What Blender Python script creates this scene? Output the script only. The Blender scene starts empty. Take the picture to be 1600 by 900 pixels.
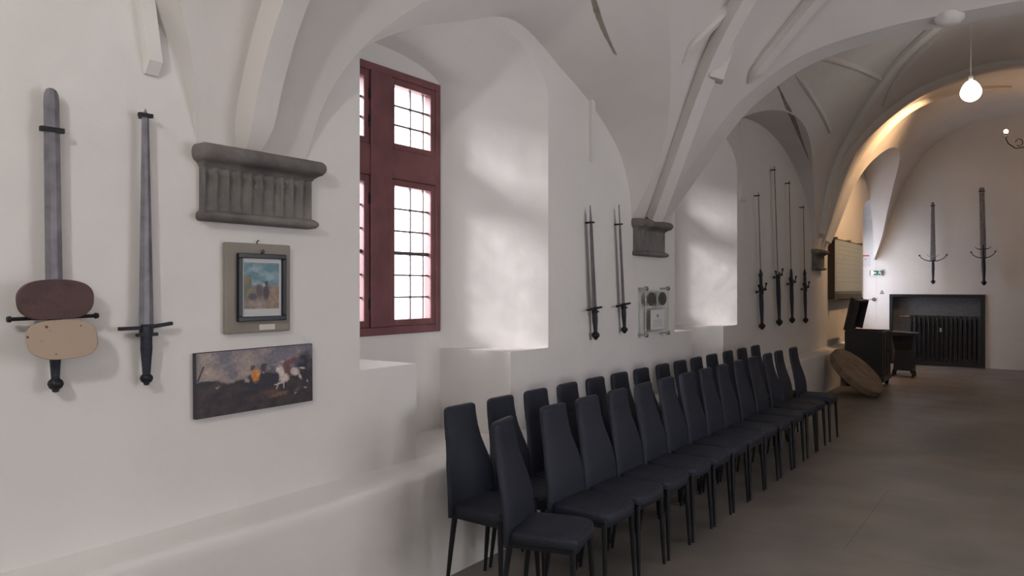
import bpy, bmesh, math, random
from mathutils import Vector, Matrix, noise
random.seed(4)
S = bpy.context.scene
COL = S.collection
R = math.radians
PI = math.pi

# ---------------------------------------------------------------- camera, light, exposure
CX, CH, FPX = 2.96, 1.65, 1155.0
TH = math.atan(826.0 / FPX)
cam = bpy.data.objects.new('camera', bpy.data.cameras.new('camera'))
COL.objects.link(cam)
cam.location = (CX, 0, CH)
cam.rotation_euler = (PI / 2, 0, TH)
cam.data.sensor_width = 36
cam.data.lens = FPX / 1600 * 36
cam.data.clip_start = 0.05
S.camera = cam
S.view_settings.view_transform = 'Standard'
S.view_settings.look = 'None'
S.view_settings.gamma = 1
S.view_settings.use_curve_mapping = False
S.view_settings.exposure = 0.16

world = bpy.data.worlds.new('sky'); S.world = world
world.use_nodes = True
bg = world.node_tree.nodes['Background']
bg.inputs['Color'].default_value = (0.92, 0.90, 0.96, 1)
bg.inputs['Strength'].default_value = 6.4

sun = bpy.data.objects.new('hazy_sun', bpy.data.lights.new('hazy_sun', 'SUN'))
COL.objects.link(sun)
sun.data.energy = 13.0
sun.data.angle = R(18)
sun.data.color = (1.0, 0.94, 0.98)
_sd = Vector((1.0, 1.34, -1.67 * math.tan(R(20))))
sun.rotation_euler = _sd.to_track_quat('-Z', 'Y').to_euler()

ROOM_W = 5.0
Y_BACK, Y_END = -6.4, 18.0

# ---------------------------------------------------------------- measuring helpers
_c, _s = math.cos(TH), math.sin(TH)
def on_wall(px, py, X=0.0):
    u = (px - 800) / FPX
    t = (CX - X) / (_s - _c * u)
    return t * (_c + _s * u), CH + (450 - 2 - py) * t / FPX
def on_end(px, py, Y=Y_END):
    u = (px - 800) / FPX
    t = Y / (_c + _s * u)
    return CX + t * (_c * u - _s), CH + (450 - 2 - py) * t / FPX

# ---------------------------------------------------------------- materials
def mat(name, col, rough=0.6, metal=0.0, bump=0.0, bscale=20, var=0.0, vscale=3, col2=None, spec=0.5, detail=4, coat=0):
    m = bpy.data.materials.new(name); m.use_nodes = True
    nt = m.node_tree; b = nt.nodes['Principled BSDF']
    b.inputs['Base Color'].default_value = (*col, 1)
    b.inputs['Roughness'].default_value = rough
    b.inputs['Metallic'].default_value = metal
    b.inputs['Specular IOR Level'].default_value = spec
    if coat: b.inputs['Coat Weight'].default_value = coat
    tc = nt.nodes.new('ShaderNodeTexCoord')
    if var or col2:
        n = nt.nodes.new('ShaderNodeTexNoise'); n.inputs['Scale'].default_value = vscale; n.inputs['Detail'].default_value = detail
        nt.links.new(tc.outputs['Object'], n.inputs['Vector'])
        r = nt.nodes.new('ShaderNodeValToRGB')
        c2 = col2 or tuple(c * (1 - var) for c in col)
        r.color_ramp.elements[0].position = 0.35; r.color_ramp.elements[1].position = 0.65
        r.color_ramp.elements[0].color = (*c2, 1); r.color_ramp.elements[1].color = (*col, 1)
        nt.links.new(n.outputs['Fac'], r.inputs['Fac']); nt.links.new(r.outputs['Color'], b.inputs['Base Color'])
    if bump:
        n2 = nt.nodes.new('ShaderNodeTexNoise'); n2.inputs['Scale'].default_value = bscale; n2.inputs['Detail'].default_value = 5
        nt.links.new(tc.outputs['Object'], n2.inputs['Vector'])
        bp = nt.nodes.new('ShaderNodeBump'); bp.inputs['Strength'].default_value = bump; bp.inputs['Distance'].default_value = 0.02
        nt.links.new(n2.outputs['Fac'], bp.inputs['Height']); nt.links.new(bp.outputs['Normal'], b.inputs['Normal'])
    return m

def plaster(name, col, col2):
    m = bpy.data.materials.new(name); m.use_nodes = True
    nt = m.node_tree; b = nt.nodes['Principled BSDF']
    b.inputs['Roughness'].default_value = 0.85; b.inputs['Specular IOR Level'].default_value = 0.25
    tc = nt.nodes.new('ShaderNodeTexCoord')
    n = nt.nodes.new('ShaderNodeTexNoise'); n.inputs['Scale'].default_value = 1.1; n.inputs['Detail'].default_value = 6; n.inputs['Roughness'].default_value = .6
    r = nt.nodes.new('ShaderNodeValToRGB')
    r.color_ramp.elements[0].position = 0.3; r.color_ramp.elements[1].position = 0.7
    r.color_ramp.elements[0].color = (*col2, 1); r.color_ramp.elements[1].color = (*col, 1)
    nt.links.new(tc.outputs['Object'], n.inputs['Vector']); nt.links.new(n.outputs['Fac'], r.inputs['Fac'])
    nt.links.new(r.outputs['Color'], b.inputs['Base Color'])
    a = nt.nodes.new('ShaderNodeTexNoise'); a.inputs['Scale'].default_value = 2.2; a.inputs['Detail'].default_value = 3
    c = nt.nodes.new('ShaderNodeTexNoise'); c.inputs['Scale'].default_value = 45; c.inputs['Detail'].default_value = 3
    nt.links.new(tc.outputs['Object'], a.inputs['Vector']); nt.links.new(tc.outputs['Object'], c.inputs['Vector'])
    b1 = nt.nodes.new('ShaderNodeBump'); b1.inputs['Strength'].default_value = 0.30; b1.inputs['Distance'].default_value = 0.08
    b2 = nt.nodes.new('ShaderNodeBump'); b2.inputs['Strength'].default_value = 0.10; b2.inputs['Distance'].default_value = 0.006
    nt.links.new(a.outputs['Fac'], b1.inputs['Height']); nt.links.new(c.outputs['Fac'], b2.inputs['Height'])
    nt.links.new(b1.outputs['Normal'], b2.inputs['Normal']); nt.links.new(b2.outputs['Normal'], b.inputs['Normal'])
    return m

M = {}
M['plaster'] = plaster('white_plaster', (0.73, 0.705, 0.68), (0.68, 0.652, 0.625))
M['vault'] = plaster('vault_plaster', (0.70, 0.665, 0.64), (0.64, 0.60, 0.57))
M['stain'] = mat('crack_stain', (0.33, 0.285, 0.235), 0.9, var=.4, vscale=9)
M['stone'] = mat('grey_stone', (0.20, 0.185, 0.17), 0.9, bump=.5, bscale=28, col2=(0.115, 0.105, 0.10), vscale=5, detail=8)
M['redwood'] = mat('oxblood_window_paint', (0.19, 0.065, 0.068), 0.45, var=.3, vscale=6, bump=.1)
M['lead'] = mat('dark_glazing_bar', (0.10, 0.08, 0.08), 0.5, .3)
M['steel'] = mat('old_steel', (0.215, 0.205, 0.225), 0.45, .45, col2=(0.14, 0.13, 0.14), vscale=14, bump=.1, bscale=60)
M['palesteel'] = mat('pale_steel', (0.38, 0.38, 0.36), 0.5, .5, var=.35, vscale=20)
M['iron'] = mat('black_iron', (0.018, 0.018, 0.022), 0.5, .5, bump=.2, bscale=60)
M['grip'] = mat('dark_leather_grip', (0.012, 0.014, 0.028), 0.55, bump=.3, bscale=90)
M['leather'] = mat('brown_leather', (0.085, 0.038, 0.032), 0.55, col2=(0.05, 0.026, 0.024), vscale=7, bump=.3, bscale=40)
M['edge'] = mat('dark_leather_edge', (0.03, 0.018, 0.015), 0.7)
M['blackfab'] = mat('navy_black_fabric', (0.010, 0.0135, 0.026), 0.62, bump=.25, bscale=120, var=.2, vscale=9, spec=.45)
M['blackleg'] = mat('black_painted_metal', (0.008, 0.009, 0.012), 0.4, .2)
M['blackwood'] = mat('black_stained_wood', (0.012, 0.012, 0.015), 0.5, bump=.3, bscale=30, var=.3)
M['board'] = mat('grey_backing_board', (0.26, 0.235, 0.20), 0.8, var=.12, vscale=6)
M['frameblack'] = mat('black_picture_frame', (0.008, 0.010, 0.018), 0.35)
M['paper'] = mat('white_paper', (0.62, 0.60, 0.60), 0.8)
M['paper2'] = mat('cream_card', (0.62, 0.58, 0.50), 0.8)
M['greypaper'] = mat('faded_document', (0.56, 0.57, 0.56), 0.7, var=.12, vscale=18)
M['brass'] = mat('dull_brass', (0.25, 0.19, 0.12), 0.4, .8)
M['chrome'] = mat('chrome_stud', (0.5, 0.5, 0.5), 0.25, .9)
M['sandstone'] = mat('tan_millstone', (0.27, 0.20, 0.135), 0.9, col2=(0.18, 0.13, 0.09), vscale=7, bump=.5, bscale=25)
M['darkoval'] = mat('sepia_print', (0.10, 0.085, 0.07), 0.7, var=.4, vscale=30)
M['white'] = mat('white_plastic', (0.75, 0.74, 0.72), 0.5)
M['green'] = mat('exit_green', (0.0, 0.14, 0.08), 0.5)
M['red'] = mat('sign_red', (0.45, 0.03, 0.03), 0.5)
M['cast'] = mat('dark_cast_iron', (0.02, 0.022, 0.028), 0.35, .4)

def floor_mat():
    m = bpy.data.materials.new('stone_floor'); m.use_nodes = True
    nt = m.node_tree; b = nt.nodes['Principled BSDF']; L = nt.links.new
    tc = nt.nodes.new('ShaderNodeTexCoord')
    mp = nt.nodes.new('ShaderNodeMapping'); mp.inputs['Location'].default_value = (0.35, 0.1, 0)
    L(tc.outputs['Object'], mp.inputs['Vector'])
    br = nt.nodes.new('ShaderNodeTexBrick')
    br.inputs['Scale'].default_value = 1; br.inputs['Brick Width'].default_value = 2.3; br.inputs['Row Height'].default_value = 1.7
    br.inputs['Mortar Size'].default_value = 0.004; br.inputs['Mortar Smooth'].default_value = 0.6
    br.inputs['Color1'].default_value = (0.205, 0.182, 0.165, 1); br.inputs['Color2'].default_value = (0.190, 0.170, 0.156, 1)
    br.inputs['Mortar'].default_value = (0.11, 0.097, 0.088, 1)
    L(mp.outputs['Vector'], br.inputs['Vector'])
    n = nt.nodes.new('ShaderNodeTexNoise'); n.inputs['Scale'].default_value = 1.6; n.inputs['Detail'].default_value = 8
    L(tc.outputs['Object'], n.inputs['Vector'])
    mx = nt.nodes.new('ShaderNodeMix'); mx.data_type = 'RGBA'; mx.blend_type = 'MULTIPLY'; mx.inputs['Factor'].default_value = 1
    rr = nt.nodes.new('ShaderNodeValToRGB'); rr.color_ramp.elements[0].color = (.66, .68, .68, 1); rr.color_ramp.elements[1].color = (1.15, 1.1, 1.06, 1)
    rr.color_ramp.elements[0].position = .3; rr.color_ramp.elements[1].position = .7
    L(n.outputs['Fac'], rr.inputs['Fac']); L(br.outputs['Color'], mx.inputs['A']); L(rr.outputs['Color'], mx.inputs['B'])
    L(mx.outputs['Result'], b.inputs['Base Color'])
    b.inputs['Roughness'].default_value = 0.42; b.inputs['Specular IOR Level'].default_value = 0.4
    bp = nt.nodes.new('ShaderNodeBump'); bp.inputs['Strength'].default_value = .25; bp.inputs['Distance'].default_value = .01
    L(n.outputs['Fac'], bp.inputs['Height']); L(bp.outputs['Normal'], b.inputs['Normal'])
    return m
M['floor'] = floor_mat()

def emit(name, col, st):
    m = bpy.data.materials.new(name); m.use_nodes = True
    nt = m.node_tree; b = nt.nodes['Principled BSDF']
    b.inputs['Emission Color'].default_value = (*col, 1); b.inputs['Emission Strength'].default_value = st
    return m
def glass(name, tint=(1, 1, 1), refl=.06):
    m = bpy.data.materials.new(name); m.use_nodes = True
    nt = m.node_tree; nt.nodes.remove(nt.nodes['Principled BSDF'])
    o = nt.nodes['Material Output']; t = nt.nodes.new('ShaderNodeBsdfTransparent'); g = nt.nodes.new('ShaderNodeBsdfGlossy')
    t.inputs['Color'].default_value = (*tint, 1); g.inputs['Roughness'].default_value = .03
    mx = nt.nodes.new('ShaderNodeMixShader'); mx.inputs['Fac'].default_value = refl
    nt.links.new(t.outputs[0], mx.inputs[1]); nt.links.new(g.outputs[0], mx.inputs[2]); nt.links.new(mx.outputs[0], o.inputs['Surface'])
    return m
M['glass'] = glass('window_glass', (.96, .97, .97))
M['acrylic'] = glass('clear_acrylic', (.95, .97, .96), .06)
m = bpy.data.materials.new('painted_colours'); m.use_nodes = True
_at = m.node_tree.nodes.new('ShaderNodeAttribute'); _at.attribute_name = 'Col'
m.node_tree.links.new(_at.outputs['Color'], m.node_tree.nodes['Principled BSDF'].inputs['Base Color'])
m.node_tree.nodes['Principled BSDF'].inputs['Roughness'].default_value = .5
M['paint'] = m

# ---------------------------------------------------------------- object helpers
def obj(name, bm, m, parent=None, smooth=None, loc=None, mats=None):
    me = bpy.data.meshes.new(name)
    bmesh.ops.recalc_face_normals(bm, faces=bm.faces[:])
    bm.to_mesh(me); bm.free()
    for x in (mats or [m]): me.materials.append(x)
    if smooth is not None:
        me.shade_smooth()
        if smooth < 180: me.set_sharp_from_angle(angle=R(smooth))
    o = bpy.data.objects.new(name, me); COL.objects.link(o)
    if parent: o.parent = parent
    if loc: o.location = loc
    return o
def tag(o, label, cat, group=None, kind=None):
    o['label'] = label; o['category'] = cat
    if group: o['group'] = group
    if kind: o['kind'] = kind
    return o
def thing(name, label, cat, loc=(0, 0, 0), rot=(0, 0, 0), group=None):
    o = bpy.data.objects.new(name, None); COL.objects.link(o)
    o.empty_display_size = .1
    o.location = loc; o.rotation_euler = rot
    return tag(o, label, cat, group)
def struct(name, bm, m, parent=None, smooth=None):
    o = obj(name, bm, m, parent, smooth)
    if not parent: o['kind'] = 'structure'
    return o
def bevel(o, w, seg=2, ang=35):
    md = o.modifiers.new('bevel', 'BEVEL'); md.width = w; md.segments = seg; md.limit_method = 'ANGLE'; md.angle_limit = R(ang)
    return o
def NB(): return bmesh.new()
def face(bm, pts, mi=0):
    try:
        f = bm.faces.new([bm.verts.new(p) for p in pts]); f.material_index = mi; return f
    except ValueError: return None
def box(bm, x0, x1, y0, y1, z0, z1, mx=None):
    v = [bm.verts.new(p) for p in [(x0, y0, z0), (x1, y0, z0), (x1, y1, z0), (x0, y1, z0), (x0, y0, z1), (x1, y0, z1), (x1, y1, z1), (x0, y1, z1)]]
    for q in [(3, 2, 1, 0), (4, 5, 6, 7), (0, 1, 5, 4), (1, 2, 6, 5), (2, 3, 7, 6), (3, 0, 4, 7)]: bm.faces.new([v[i] for i in q])
    if mx is not None: bmesh.ops.transform(bm, matrix=mx, verts=v)
    return v
def loft(bm, rings, close=True, cap=True):
    rv = [[bm.verts.new(p) for p in r] for r in rings]
    n = len(rings[0])
    for a, b in zip(rv, rv[1:]):
        for i in range(n if close else n - 1):
            j = (i + 1) % n
            bm.faces.new([a[i], a[j], b[j], b[i]])
    if cap:
        bm.faces.new(rv[0][::-1]); bm.faces.new(rv[-1])
    return rv
def tube(bm, pts, rad, n=8, cap=True):
    pts = [Vector(p) for p in pts]
    if not isinstance(rad, (list, tuple)): rad = [rad] * len(pts)
    rings = []; up = None
    for i, p in enumerate(pts):
        t = (pts[min(i + 1, len(pts) - 1)] - pts[max(i - 1, 0)]).normalized()
        if up is None:
            up = t.orthogonal().normalized()
        up = (up - t * up.dot(t)).normalized(); sd = t.cross(up)
        rings.append([p + (up * math.cos(2 * PI * k / n) + sd * math.sin(2 * PI * k / n)) * rad[i] for k in range(n)])
    loft(bm, rings, True, cap)
def lathe(bm, prof, n=16, mx=None):
    rings = [[Vector((r * math.cos(2 * PI * k / n), r * math.sin(2 * PI * k / n), z)) for k in range(n)] for r, z in prof]
    if mx is not None: rings = [[mx @ p for p in r] for r in rings]
    loft(bm, rings)
def prism(bm, outline, y0, y1):
    """outline in x,z ; extruded along y"""
    a = [bm.verts.new((x, y0, z)) for x, z in outline]; b = [bm.verts.new((x, y1, z)) for x, z in outline]
    n = len(outline)
    bm.faces.new(a); bm.faces.new(b[::-1])
    for i in range(n): bm.faces.new([a[i], b[i], b[(i + 1) % n], a[(i + 1) % n]])
def interp(tab, x):
    if x <= tab[0][0]: return tab[0][1]
    for (a, fa), (b, fb) in zip(tab, tab[1:]):
        if x <= b: return fa + (fb - fa) * (x - a) / (b - a)
    return tab[-1][1]

# ================================================================= VAULT
ZS = 2.27
def sell(half, rise, p, e, n=40):
    """table s(distance from springing) -> z, finely sampled superellipse"""
    out = []
    for i in range(n + 1):
        d = half * (1 - math.cos(PI / 2 * i / n))
        s = 1 - d / half
        out.append((d, ZS + rise * (max(0, 1 - s ** p)) ** e))
    return out
def smooth_tab(pts, n=40):
    """monotone-ish cubic through points"""
    out = []
    m = []
    for i in range(len(pts)):
        a = pts[max(i - 1, 0)]; b = pts[min(i + 1, len(pts) - 1)]
        m.append((b[1] - a[1]) / (b[0] - a[0]))
    m[-1] = 0
    for i in range(len(pts) - 1):
        (x0, y0), (x1, y1) = pts[i], pts[i + 1]; h = x1 - x0
        for k in range(8):
            t = k / 8
            out.append((x0 + t * h, (2*t**3-3*t**2+1)*y0 + (t**3-2*t**2+t)*h*m[i] + (-2*t**3+3*t**2)*y1 + (t**3-t**2)*h*m[i+1]))
    out.append(pts[-1])
    return out
def inv(tab, z): return interp([(b, a) for a, b in tab], z)

BB1 = smooth_tab([(0, ZS), (.12, 2.43), (.27, 2.62), (.64, 3.08), (.855, 3.30), (1.34, 3.58), (2.0, 3.69), (2.5, 3.70)])
LUN1 = smooth_tab([(0, ZS), (.05, 2.52), (.15, 2.72), (.32, 2.90), (.72, 3.14), (1.12, 3.30), (1.755, 3.50)])
BB2 = smooth_tab([(0, ZS), (.10, 2.9), (.24, 3.40), (.6, 3.95), (1.12, 4.42), (1.6, 4.68), (2.5, 4.85)])
BB3 = smooth_tab([(0, ZS), (.18, 2.8), (.32, 3.30), (.56, 3.90), (1.02, 4.60), (1.6, 4.97), (2.5, 5.15)])
# bay: (y start, y end, lunette start, lunette end, transverse-section table, lunette rise, exponents)
BAYS = [(-6.4, -2.06, -6.0, -2.42, BB1, LUN1, .30),
        (-2.06, 2.12, -1.75, 1.80, BB1, LUN1, .30),
        (2.12, 6.40, 2.38, 5.97, BB1, LUN1, .45),
        (6.40, 12.9, 6.83, 12.4, BB2, sell(2.785, 1.5, 2.0, .55), .12),
        (12.9, 18.0, 13.3, 17.75, BB3, sell(2.225, 2.0, 2.0, .55), .0)]
def vault_z(X, Y, bay):
    y0, y1, l0, l1, tb, cb, dome = bay
    d = min(X, ROOM_W - X); zb = interp(tb, d)
    if l0 < Y < l1: zb = max(zb, interp(cb, min(Y - l0, l1 - Y) * cb[-1][0] / ((l1 - l0) / 2)))
    return zb + domed(X, Y, bay)
def domed(X, Y, bay):
    f = 1 - (1 - min(X, ROOM_W - X) / 2.5) ** 2
    return bay[6] * max(0, 1 - abs(2 * (Y - bay[0]) / (bay[1] - bay[0]) - 1) ** 3.2) * f
vb = NB()
for bay in BAYS:
    y0, y1, l0, l1, tb, cb, dome = bay
    half = (l1 - l0) / 2; kk = half / cb[-1][0]; cb = [(a * kk, b) for a, b in cb]; rise = cb[-1][1] - ZS
    NL = 26
    lev = [ZS + rise * (1 - (1 - i / NL) ** 1.6) for i in range(NL + 1)]
    Xl = [inv(tb, z) for z in lev]
    Yl = [inv(cb, z) for z in lev]
    Xl[0] = 0; Yl[0] = 0; Yl[-1] = half
    xm = Xl[-1]
    K = 12
    Xs = Xl + [xm + (2.5 - xm) * (k + 1) / K for k in range(K)]
    zX = [interp(tb, x) for x in Xs]
    Xall = [(x, z) for x, z in zip(Xs, zX)] + [(ROOM_W - x, z) for x, z in zip(Xs[-2::-1], zX[-2::-1])]
    pier0 = [y0 + (l0 - y0) * k / 3 for k in range(3)]; pier1 = [l1 + (y1 - l1) * (k + 1) / 3 for k in range(3)]
    Yall = [(y, None) for y in pier0] + [(l0 + y, z) for y, z in zip(Yl, lev)] + [(l1 - y, z) for y, z in zip(Yl[-2::-1], lev[-2::-1])] + [(y, None) for y in pier1]
    grid = [[vb.verts.new((x, y, (zx if zy is None else max(zx, zy)) + domed(x, y, bay))) for (x, zx) in Xall] for (y, zy) in Yall]
    for j in range(len(Yall) - 1):
        for i in range(len(Xall) - 1):
            a, b, c, d = grid[j][i], grid[j][i + 1], grid[j + 1][i + 1], grid[j + 1][i]
            # split the cell along the groin direction
            fx = Xall[i + 1][1] >= Xall[i][1]
            fy = (Yall[j + 1][1] or 0) >= (Yall[j][1] or 0)
            if fx == fy: vb.faces.new([a, b, c]); vb.faces.new([a, c, d])
            else: vb.faces.new([a, b, d]); vb.faces.new([b, c, d])
def warp_x(x, Y):
    w = min(1, max(0, (4.4 - Y) / 1.9)); w = w * w * (3 - 2 * w)
    d = min(x, ROOM_W - x); d2 = d * (1 - .66 * w * math.exp(-(d / .9) ** 2))
    return d2 if x < ROOM_W / 2 else ROOM_W - d2
for v in vb.verts: v.co.x = warp_x(v.co.x, v.co.y)
# upright plaster face where the low near vault meets the higher middle vault, and the middle vault the last one
wb = NB()
def web(yc, ta, tb_, n=60, sof=.3):
    for i in range(n):
        xa, xb = ROOM_W * i / n, ROOM_W * (i + 1) / n
        f = lambda t, x: interp(t, min(x, ROOM_W - x))
        face(wb, [(xa, yc, f(ta, xa)), (xb, yc, f(ta, xb)), (xb, yc + sof, f(ta, xb)), (xa, yc + sof, f(ta, xa))])
        la, lb = min(f(ta, xa), f(tb_, xa)) - .02, min(f(ta, xb), f(tb_, xb)) - .02
        ua, ub = max(f(ta, xa), f(tb_, xa)) + .15, max(f(ta, xb), f(tb_, xb)) + .15
        face(wb, [(xa, yc + sof, la if sof < .1 else f(ta, xa)), (xb, yc + sof, lb if sof < .1 else f(ta, xb)), (xb, yc + sof, ub), (xa, yc + sof, ua)])
web(6.4, BB1, BB2); web(12.9, BB2, BB3, sof=.02)
bmesh.ops.remove_doubles(wb, verts=wb.verts[:], dist=.0004)
struct('trim_25', wb, M['vault'], smooth=30)
bmesh.ops.remove_doubles(vb, verts=vb.verts[:], dist=.0004)
ceil = obj('ceiling', vb, M['vault'], smooth=26); ceil['kind'] = 'structure'

# ribs -------------------------------------------------------
def rib(name, path, w, drop, embed=.12, taper=None, chamf=.35):
    """path of surface points; trapezoid section hanging below the surface"""
    bm = NB(); P = [Vector(p) for p in path]; rings = []
    for i, p in enumerate(P):
        t = (P[min(i + 1, len(P) - 1)] - P[max(i - 1, 0)]).normalized()
        side = Vector((t.y, -t.x, 0))
        if side.length < 1e-3: side = Vector((0, 1, 0))
        side.normalize()
        dn = t.cross(side)
        if dn.z > 0: dn = -dn
        # near vertical springing: keep pointing into the room
        k = 1.0 if taper is None else taper(i / (len(P) - 1))
        ww = w * k; d = drop * k
        hw = ww / 2; cw = hw * (1 - chamf)
        rings.append([p - dn * embed + side * hw, p + dn * d * .45 + side * hw, p + dn * d + side * cw, p + dn * d - side * cw, p + dn * d * .45 - side * hw, p - dn * embed - side * hw])
    loft(bm, rings)
    o = struct(name, bm, M['vault'], smooth=25)
    return o
def trans_path(yc, tb, x0=.04, n=44, x1=ROOM_W):
    out = []
    for i in range(n + 1):
        a = PI * i / n
        x = ROOM_W / 2 * (1 - math.cos(a)); x = min(max(x, x0), ROOM_W - x0)
        out.append((x, yc, interp(tb, min(x, ROOM_W - x))))
    return out
rib('trim_1', [(warp_x(x, 2.03), y, z) for x, y, z in trans_path(2.03, BB1, x0=.0) if z > 2.275], .13, .12, taper=lambda q: min(1, .55 + q * 6, .55 + (1 - q) * 6), chamf=.1)
rib('trim_2', trans_path(12.74, BB2), .30, .05)

EMB = lambda q: min(1, .15 + q * 4)
def star_rib(name, yc, tx, ty, bay, w=.16, d=.13, zend=None, n=26, x0=.05):
    """rib that fans out of a console and climbs in its own arc under the vault"""
    out = []
    for i in range(n + 1):
        s = i / n
        x = x0 + (tx - x0) * (1 - math.cos(s * PI / 2)) ; 
        f = (x - x0) / (tx - x0)
        y = yc + (ty - yc) * f
        out.append((x, y, vault_z(x, y, bay)))
    # soften the kink where the path crosses a groin
    for _ in range(3):
        out = [out[0]] + [tuple(a * .25 + b * .5 + c * .25 for a, b, c in zip(out[k - 1], out[k], out[k + 1])) for k in range(1, n)] + [out[-1]]
    return rib(name, out, w, d)
b1 = BAYS[2]; b0 = BAYS[1]; b2 = BAYS[3]; b3 = BAYS[4]
star_rib('trim_3', 6.30, 2.5, 4.25, b1)
star_rib('trim_8', 12.7, 2.5, 9.65, b2, w=.14, d=.07)
star_rib('trim_9', 6.62, 2.5, 9.65, b2, w=.14, d=.07)
star_rib('trim_10', 13.1, 2.5, 15.5, b3, w=.14, d=.06)

# ================================================================= LEFT WALL with niches
WX = -0.62
def arch(y0, y1, zs, za, n=14, p=2.0):
    c = (y0 + y1) / 2; h = (y1 - y0) / 2; out = []
    for i in range(n + 1):
        a = PI * i / n
        y = c - h * math.cos(a); out.append((y, zs + (za - zs) * max(0, 1 - abs((y - c) / h) ** p) ** .55))
    return out
def wall_with_holes(bm, outer, holes, X, flip=False):
    loops = []
    edges = []
    for lp in [outer] + holes:
        vs = [bm.verts.new((X, y, z)) for y, z in lp]
        edges += [bm.edges.new((vs[i], vs[(i + 1) % len(vs)])) for i in range(len(vs))]
        loops.append(vs)
    bmesh.ops.triangle_fill(bm, use_beauty=True, use_dissolve=False, edges=edges)
    return loops
NICHES = [2.74, 6.92]
def niche_front(y): # outline incl. footwell; y = left edge
    return [(y + .44, .63), (y + .44, 1.21), (y, 1.21)] + arch(y, y + 1.86, 3.05, 3.46) + [(y + 1.86, 1.21), (y + 1.38, 1.21), (y + 1.38, .63)]
wl = NB()
holes = [niche_front(y) for y in NICHES]
DR = [(16.5, .0 + .02)] + arch(16.5, 17.994, 3.15, 3.52) + [(17.994, .02)]
outer = [(Y_BACK, 0), (Y_END, 0), (Y_END, 5.6), (Y_BACK, 5.6)]
wall_with_holes(wl, outer, holes + [DR], 0.0)
for y in NICHES:
    A = arch(y, y + 1.86, 3.05, 3.46); A = [(y, 1.21)] + A + [(y + 1.86, 1.21)]
    Bk = arch(y + .10, y + 1.36, 3.12, 3.27); Bk = [(y + .10, 1.21)] + Bk + [(y + 1.36, 1.21)]
    n = 8
    prev = None
    for k in range(n + 1):
        f = k / n
        ring = [wl.verts.new((WX * f, a[0] + (b[0] - a[0]) * f, a[1] + (b[1] - a[1]) * f)) for a, b in zip(A, Bk)]
        if prev:
            for i in range(len(ring) - 1): wl.faces.new([prev[i], prev[i + 1], ring[i + 1], ring[i]])
        prev = ring
    # seats
    face(wl, [(0, y, 1.21), (0, y + .44, 1.21), (WX, y + .44, 1.21), (WX, y + .10, 1.21)])
    face(wl, [(0, y + 1.38, 1.21), (0, y + 1.86, 1.21), (WX, y + 1.36, 1.21), (WX, y + 1.36, 1.21 )][:3])
    # footwell
    face(wl, [(0, y + .44, .63), (0, y + .44, 1.21), (WX, y + .44, 1.21), (WX, y + .44, .63)])
    face(wl, [(0, y + 1.38, .63), (0, y + 1.38, 1.21), (WX, y + 1.36, 1.21), (WX, y + 1.36, .63)])
    face(wl, [(0, y + .44, .63), (0, y + 1.38, .63), (WX, y + 1.36, .63), (WX, y + .44, .63)])
    # wall under and round the window (opening through to the outside)
    o2 = [(y + .44, .63), (y + 1.36, .63)] + [(y + 1.36, 1.21)] + arch(y + .10, y + 1.36, 3.12, 3.27)[::-1] + [(y + .10, 1.21), (y + .44, 1.21)]
    hole = [(y + .13, 1.335), (y + 1.345, 1.335), (y + 1.345, 3.13), (y + .13, 3.13)]
    wall_with_holes(wl, o2, [hole], WX)
    h2 = hole
    for i in range(4):
        a, b = h2[i], h2[(i + 1) % 4]
        face(wl, [(WX, *a), (WX, *b), (WX - .3, *b), (WX - .3, *a)])
# outer skin so daylight enters only by the windows
oh = []
for y in NICHES:
    oh.append([(y + .13, 1.335), (y + 1.345, 1.335), (y + 1.345, 3.13), (y + .13, 3.13)])
SL = (16.58, 17.66, .95, 2.75)   # light opening at the back of the end recess
sl = [(SL[0], SL[2]), (SL[1], SL[2]), (SL[1], SL[3]), (SL[0], SL[3])]
oh.append(sl)
wall_with_holes(wl, [(Y_BACK, -.1), (Y_END + .4, -.1), (Y_END + .4, 5.6), (Y_BACK, 5.6)], oh, WX - .3)
# door recess
prev = None
for k in range(3):
    X = -.20 * k
    ring = [wl.verts.new((X, a, b)) for a, b in DR]
    if prev:
        for i in range(len(ring) - 1): wl.faces.new([prev[i], prev[i + 1], ring[i + 1], ring[i]])
    prev = ring
wall_with_holes(wl, DR, [sl], -.40)
for i in range(4):
    a, b = sl[i], sl[(i + 1) % 4]
    face(wl, [(-.40, *a), (-.40, *b), (WX - .3, *b), (WX - .3, *a)])
bmesh.ops.remove_doubles(wl, verts=wl.verts[:], dist=.0005)
wall_left = struct('wall_left', wl, M['plaster'], smooth=24)

# plinth along the foot of the wall (part of the building)
pb = NB()
prof = [(-.0, .0), (.206, .0), (.206, .15), (.206, .3), (.206, .45), (.206, .56), (.204, .60), (.196, .618), (.180, .628), (.12, .634), (.05, .642), (.0, .655)]
prev = None
NYP = 150
for j in range(NYP + 1):
    Y = Y_BACK + (16.45 - Y_BACK) * j / NYP
    ring = []
    for k, (x, z) in enumerate(prof):
        d = noise.noise(Vector((Y * .9, k * .15, 3.1))) * .014 + noise.noise(Vector((Y * 3, k * .3, 8))) * .005
        ring.append(pb.verts.new((x + (d if 0 < k < 11 else 0), Y, z + (d * .8 if k > 4 else 0))))
    if prev:
        for i in range(len(ring) - 1): pb.faces.new([prev[i], prev[i + 1], ring[i + 1], ring[i]])
    else: pb.faces.new(ring)
    prev = ring
pb.faces.new(prev[::-1])
struct('baseboard_left', pb, M['plaster'], smooth=60)

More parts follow.
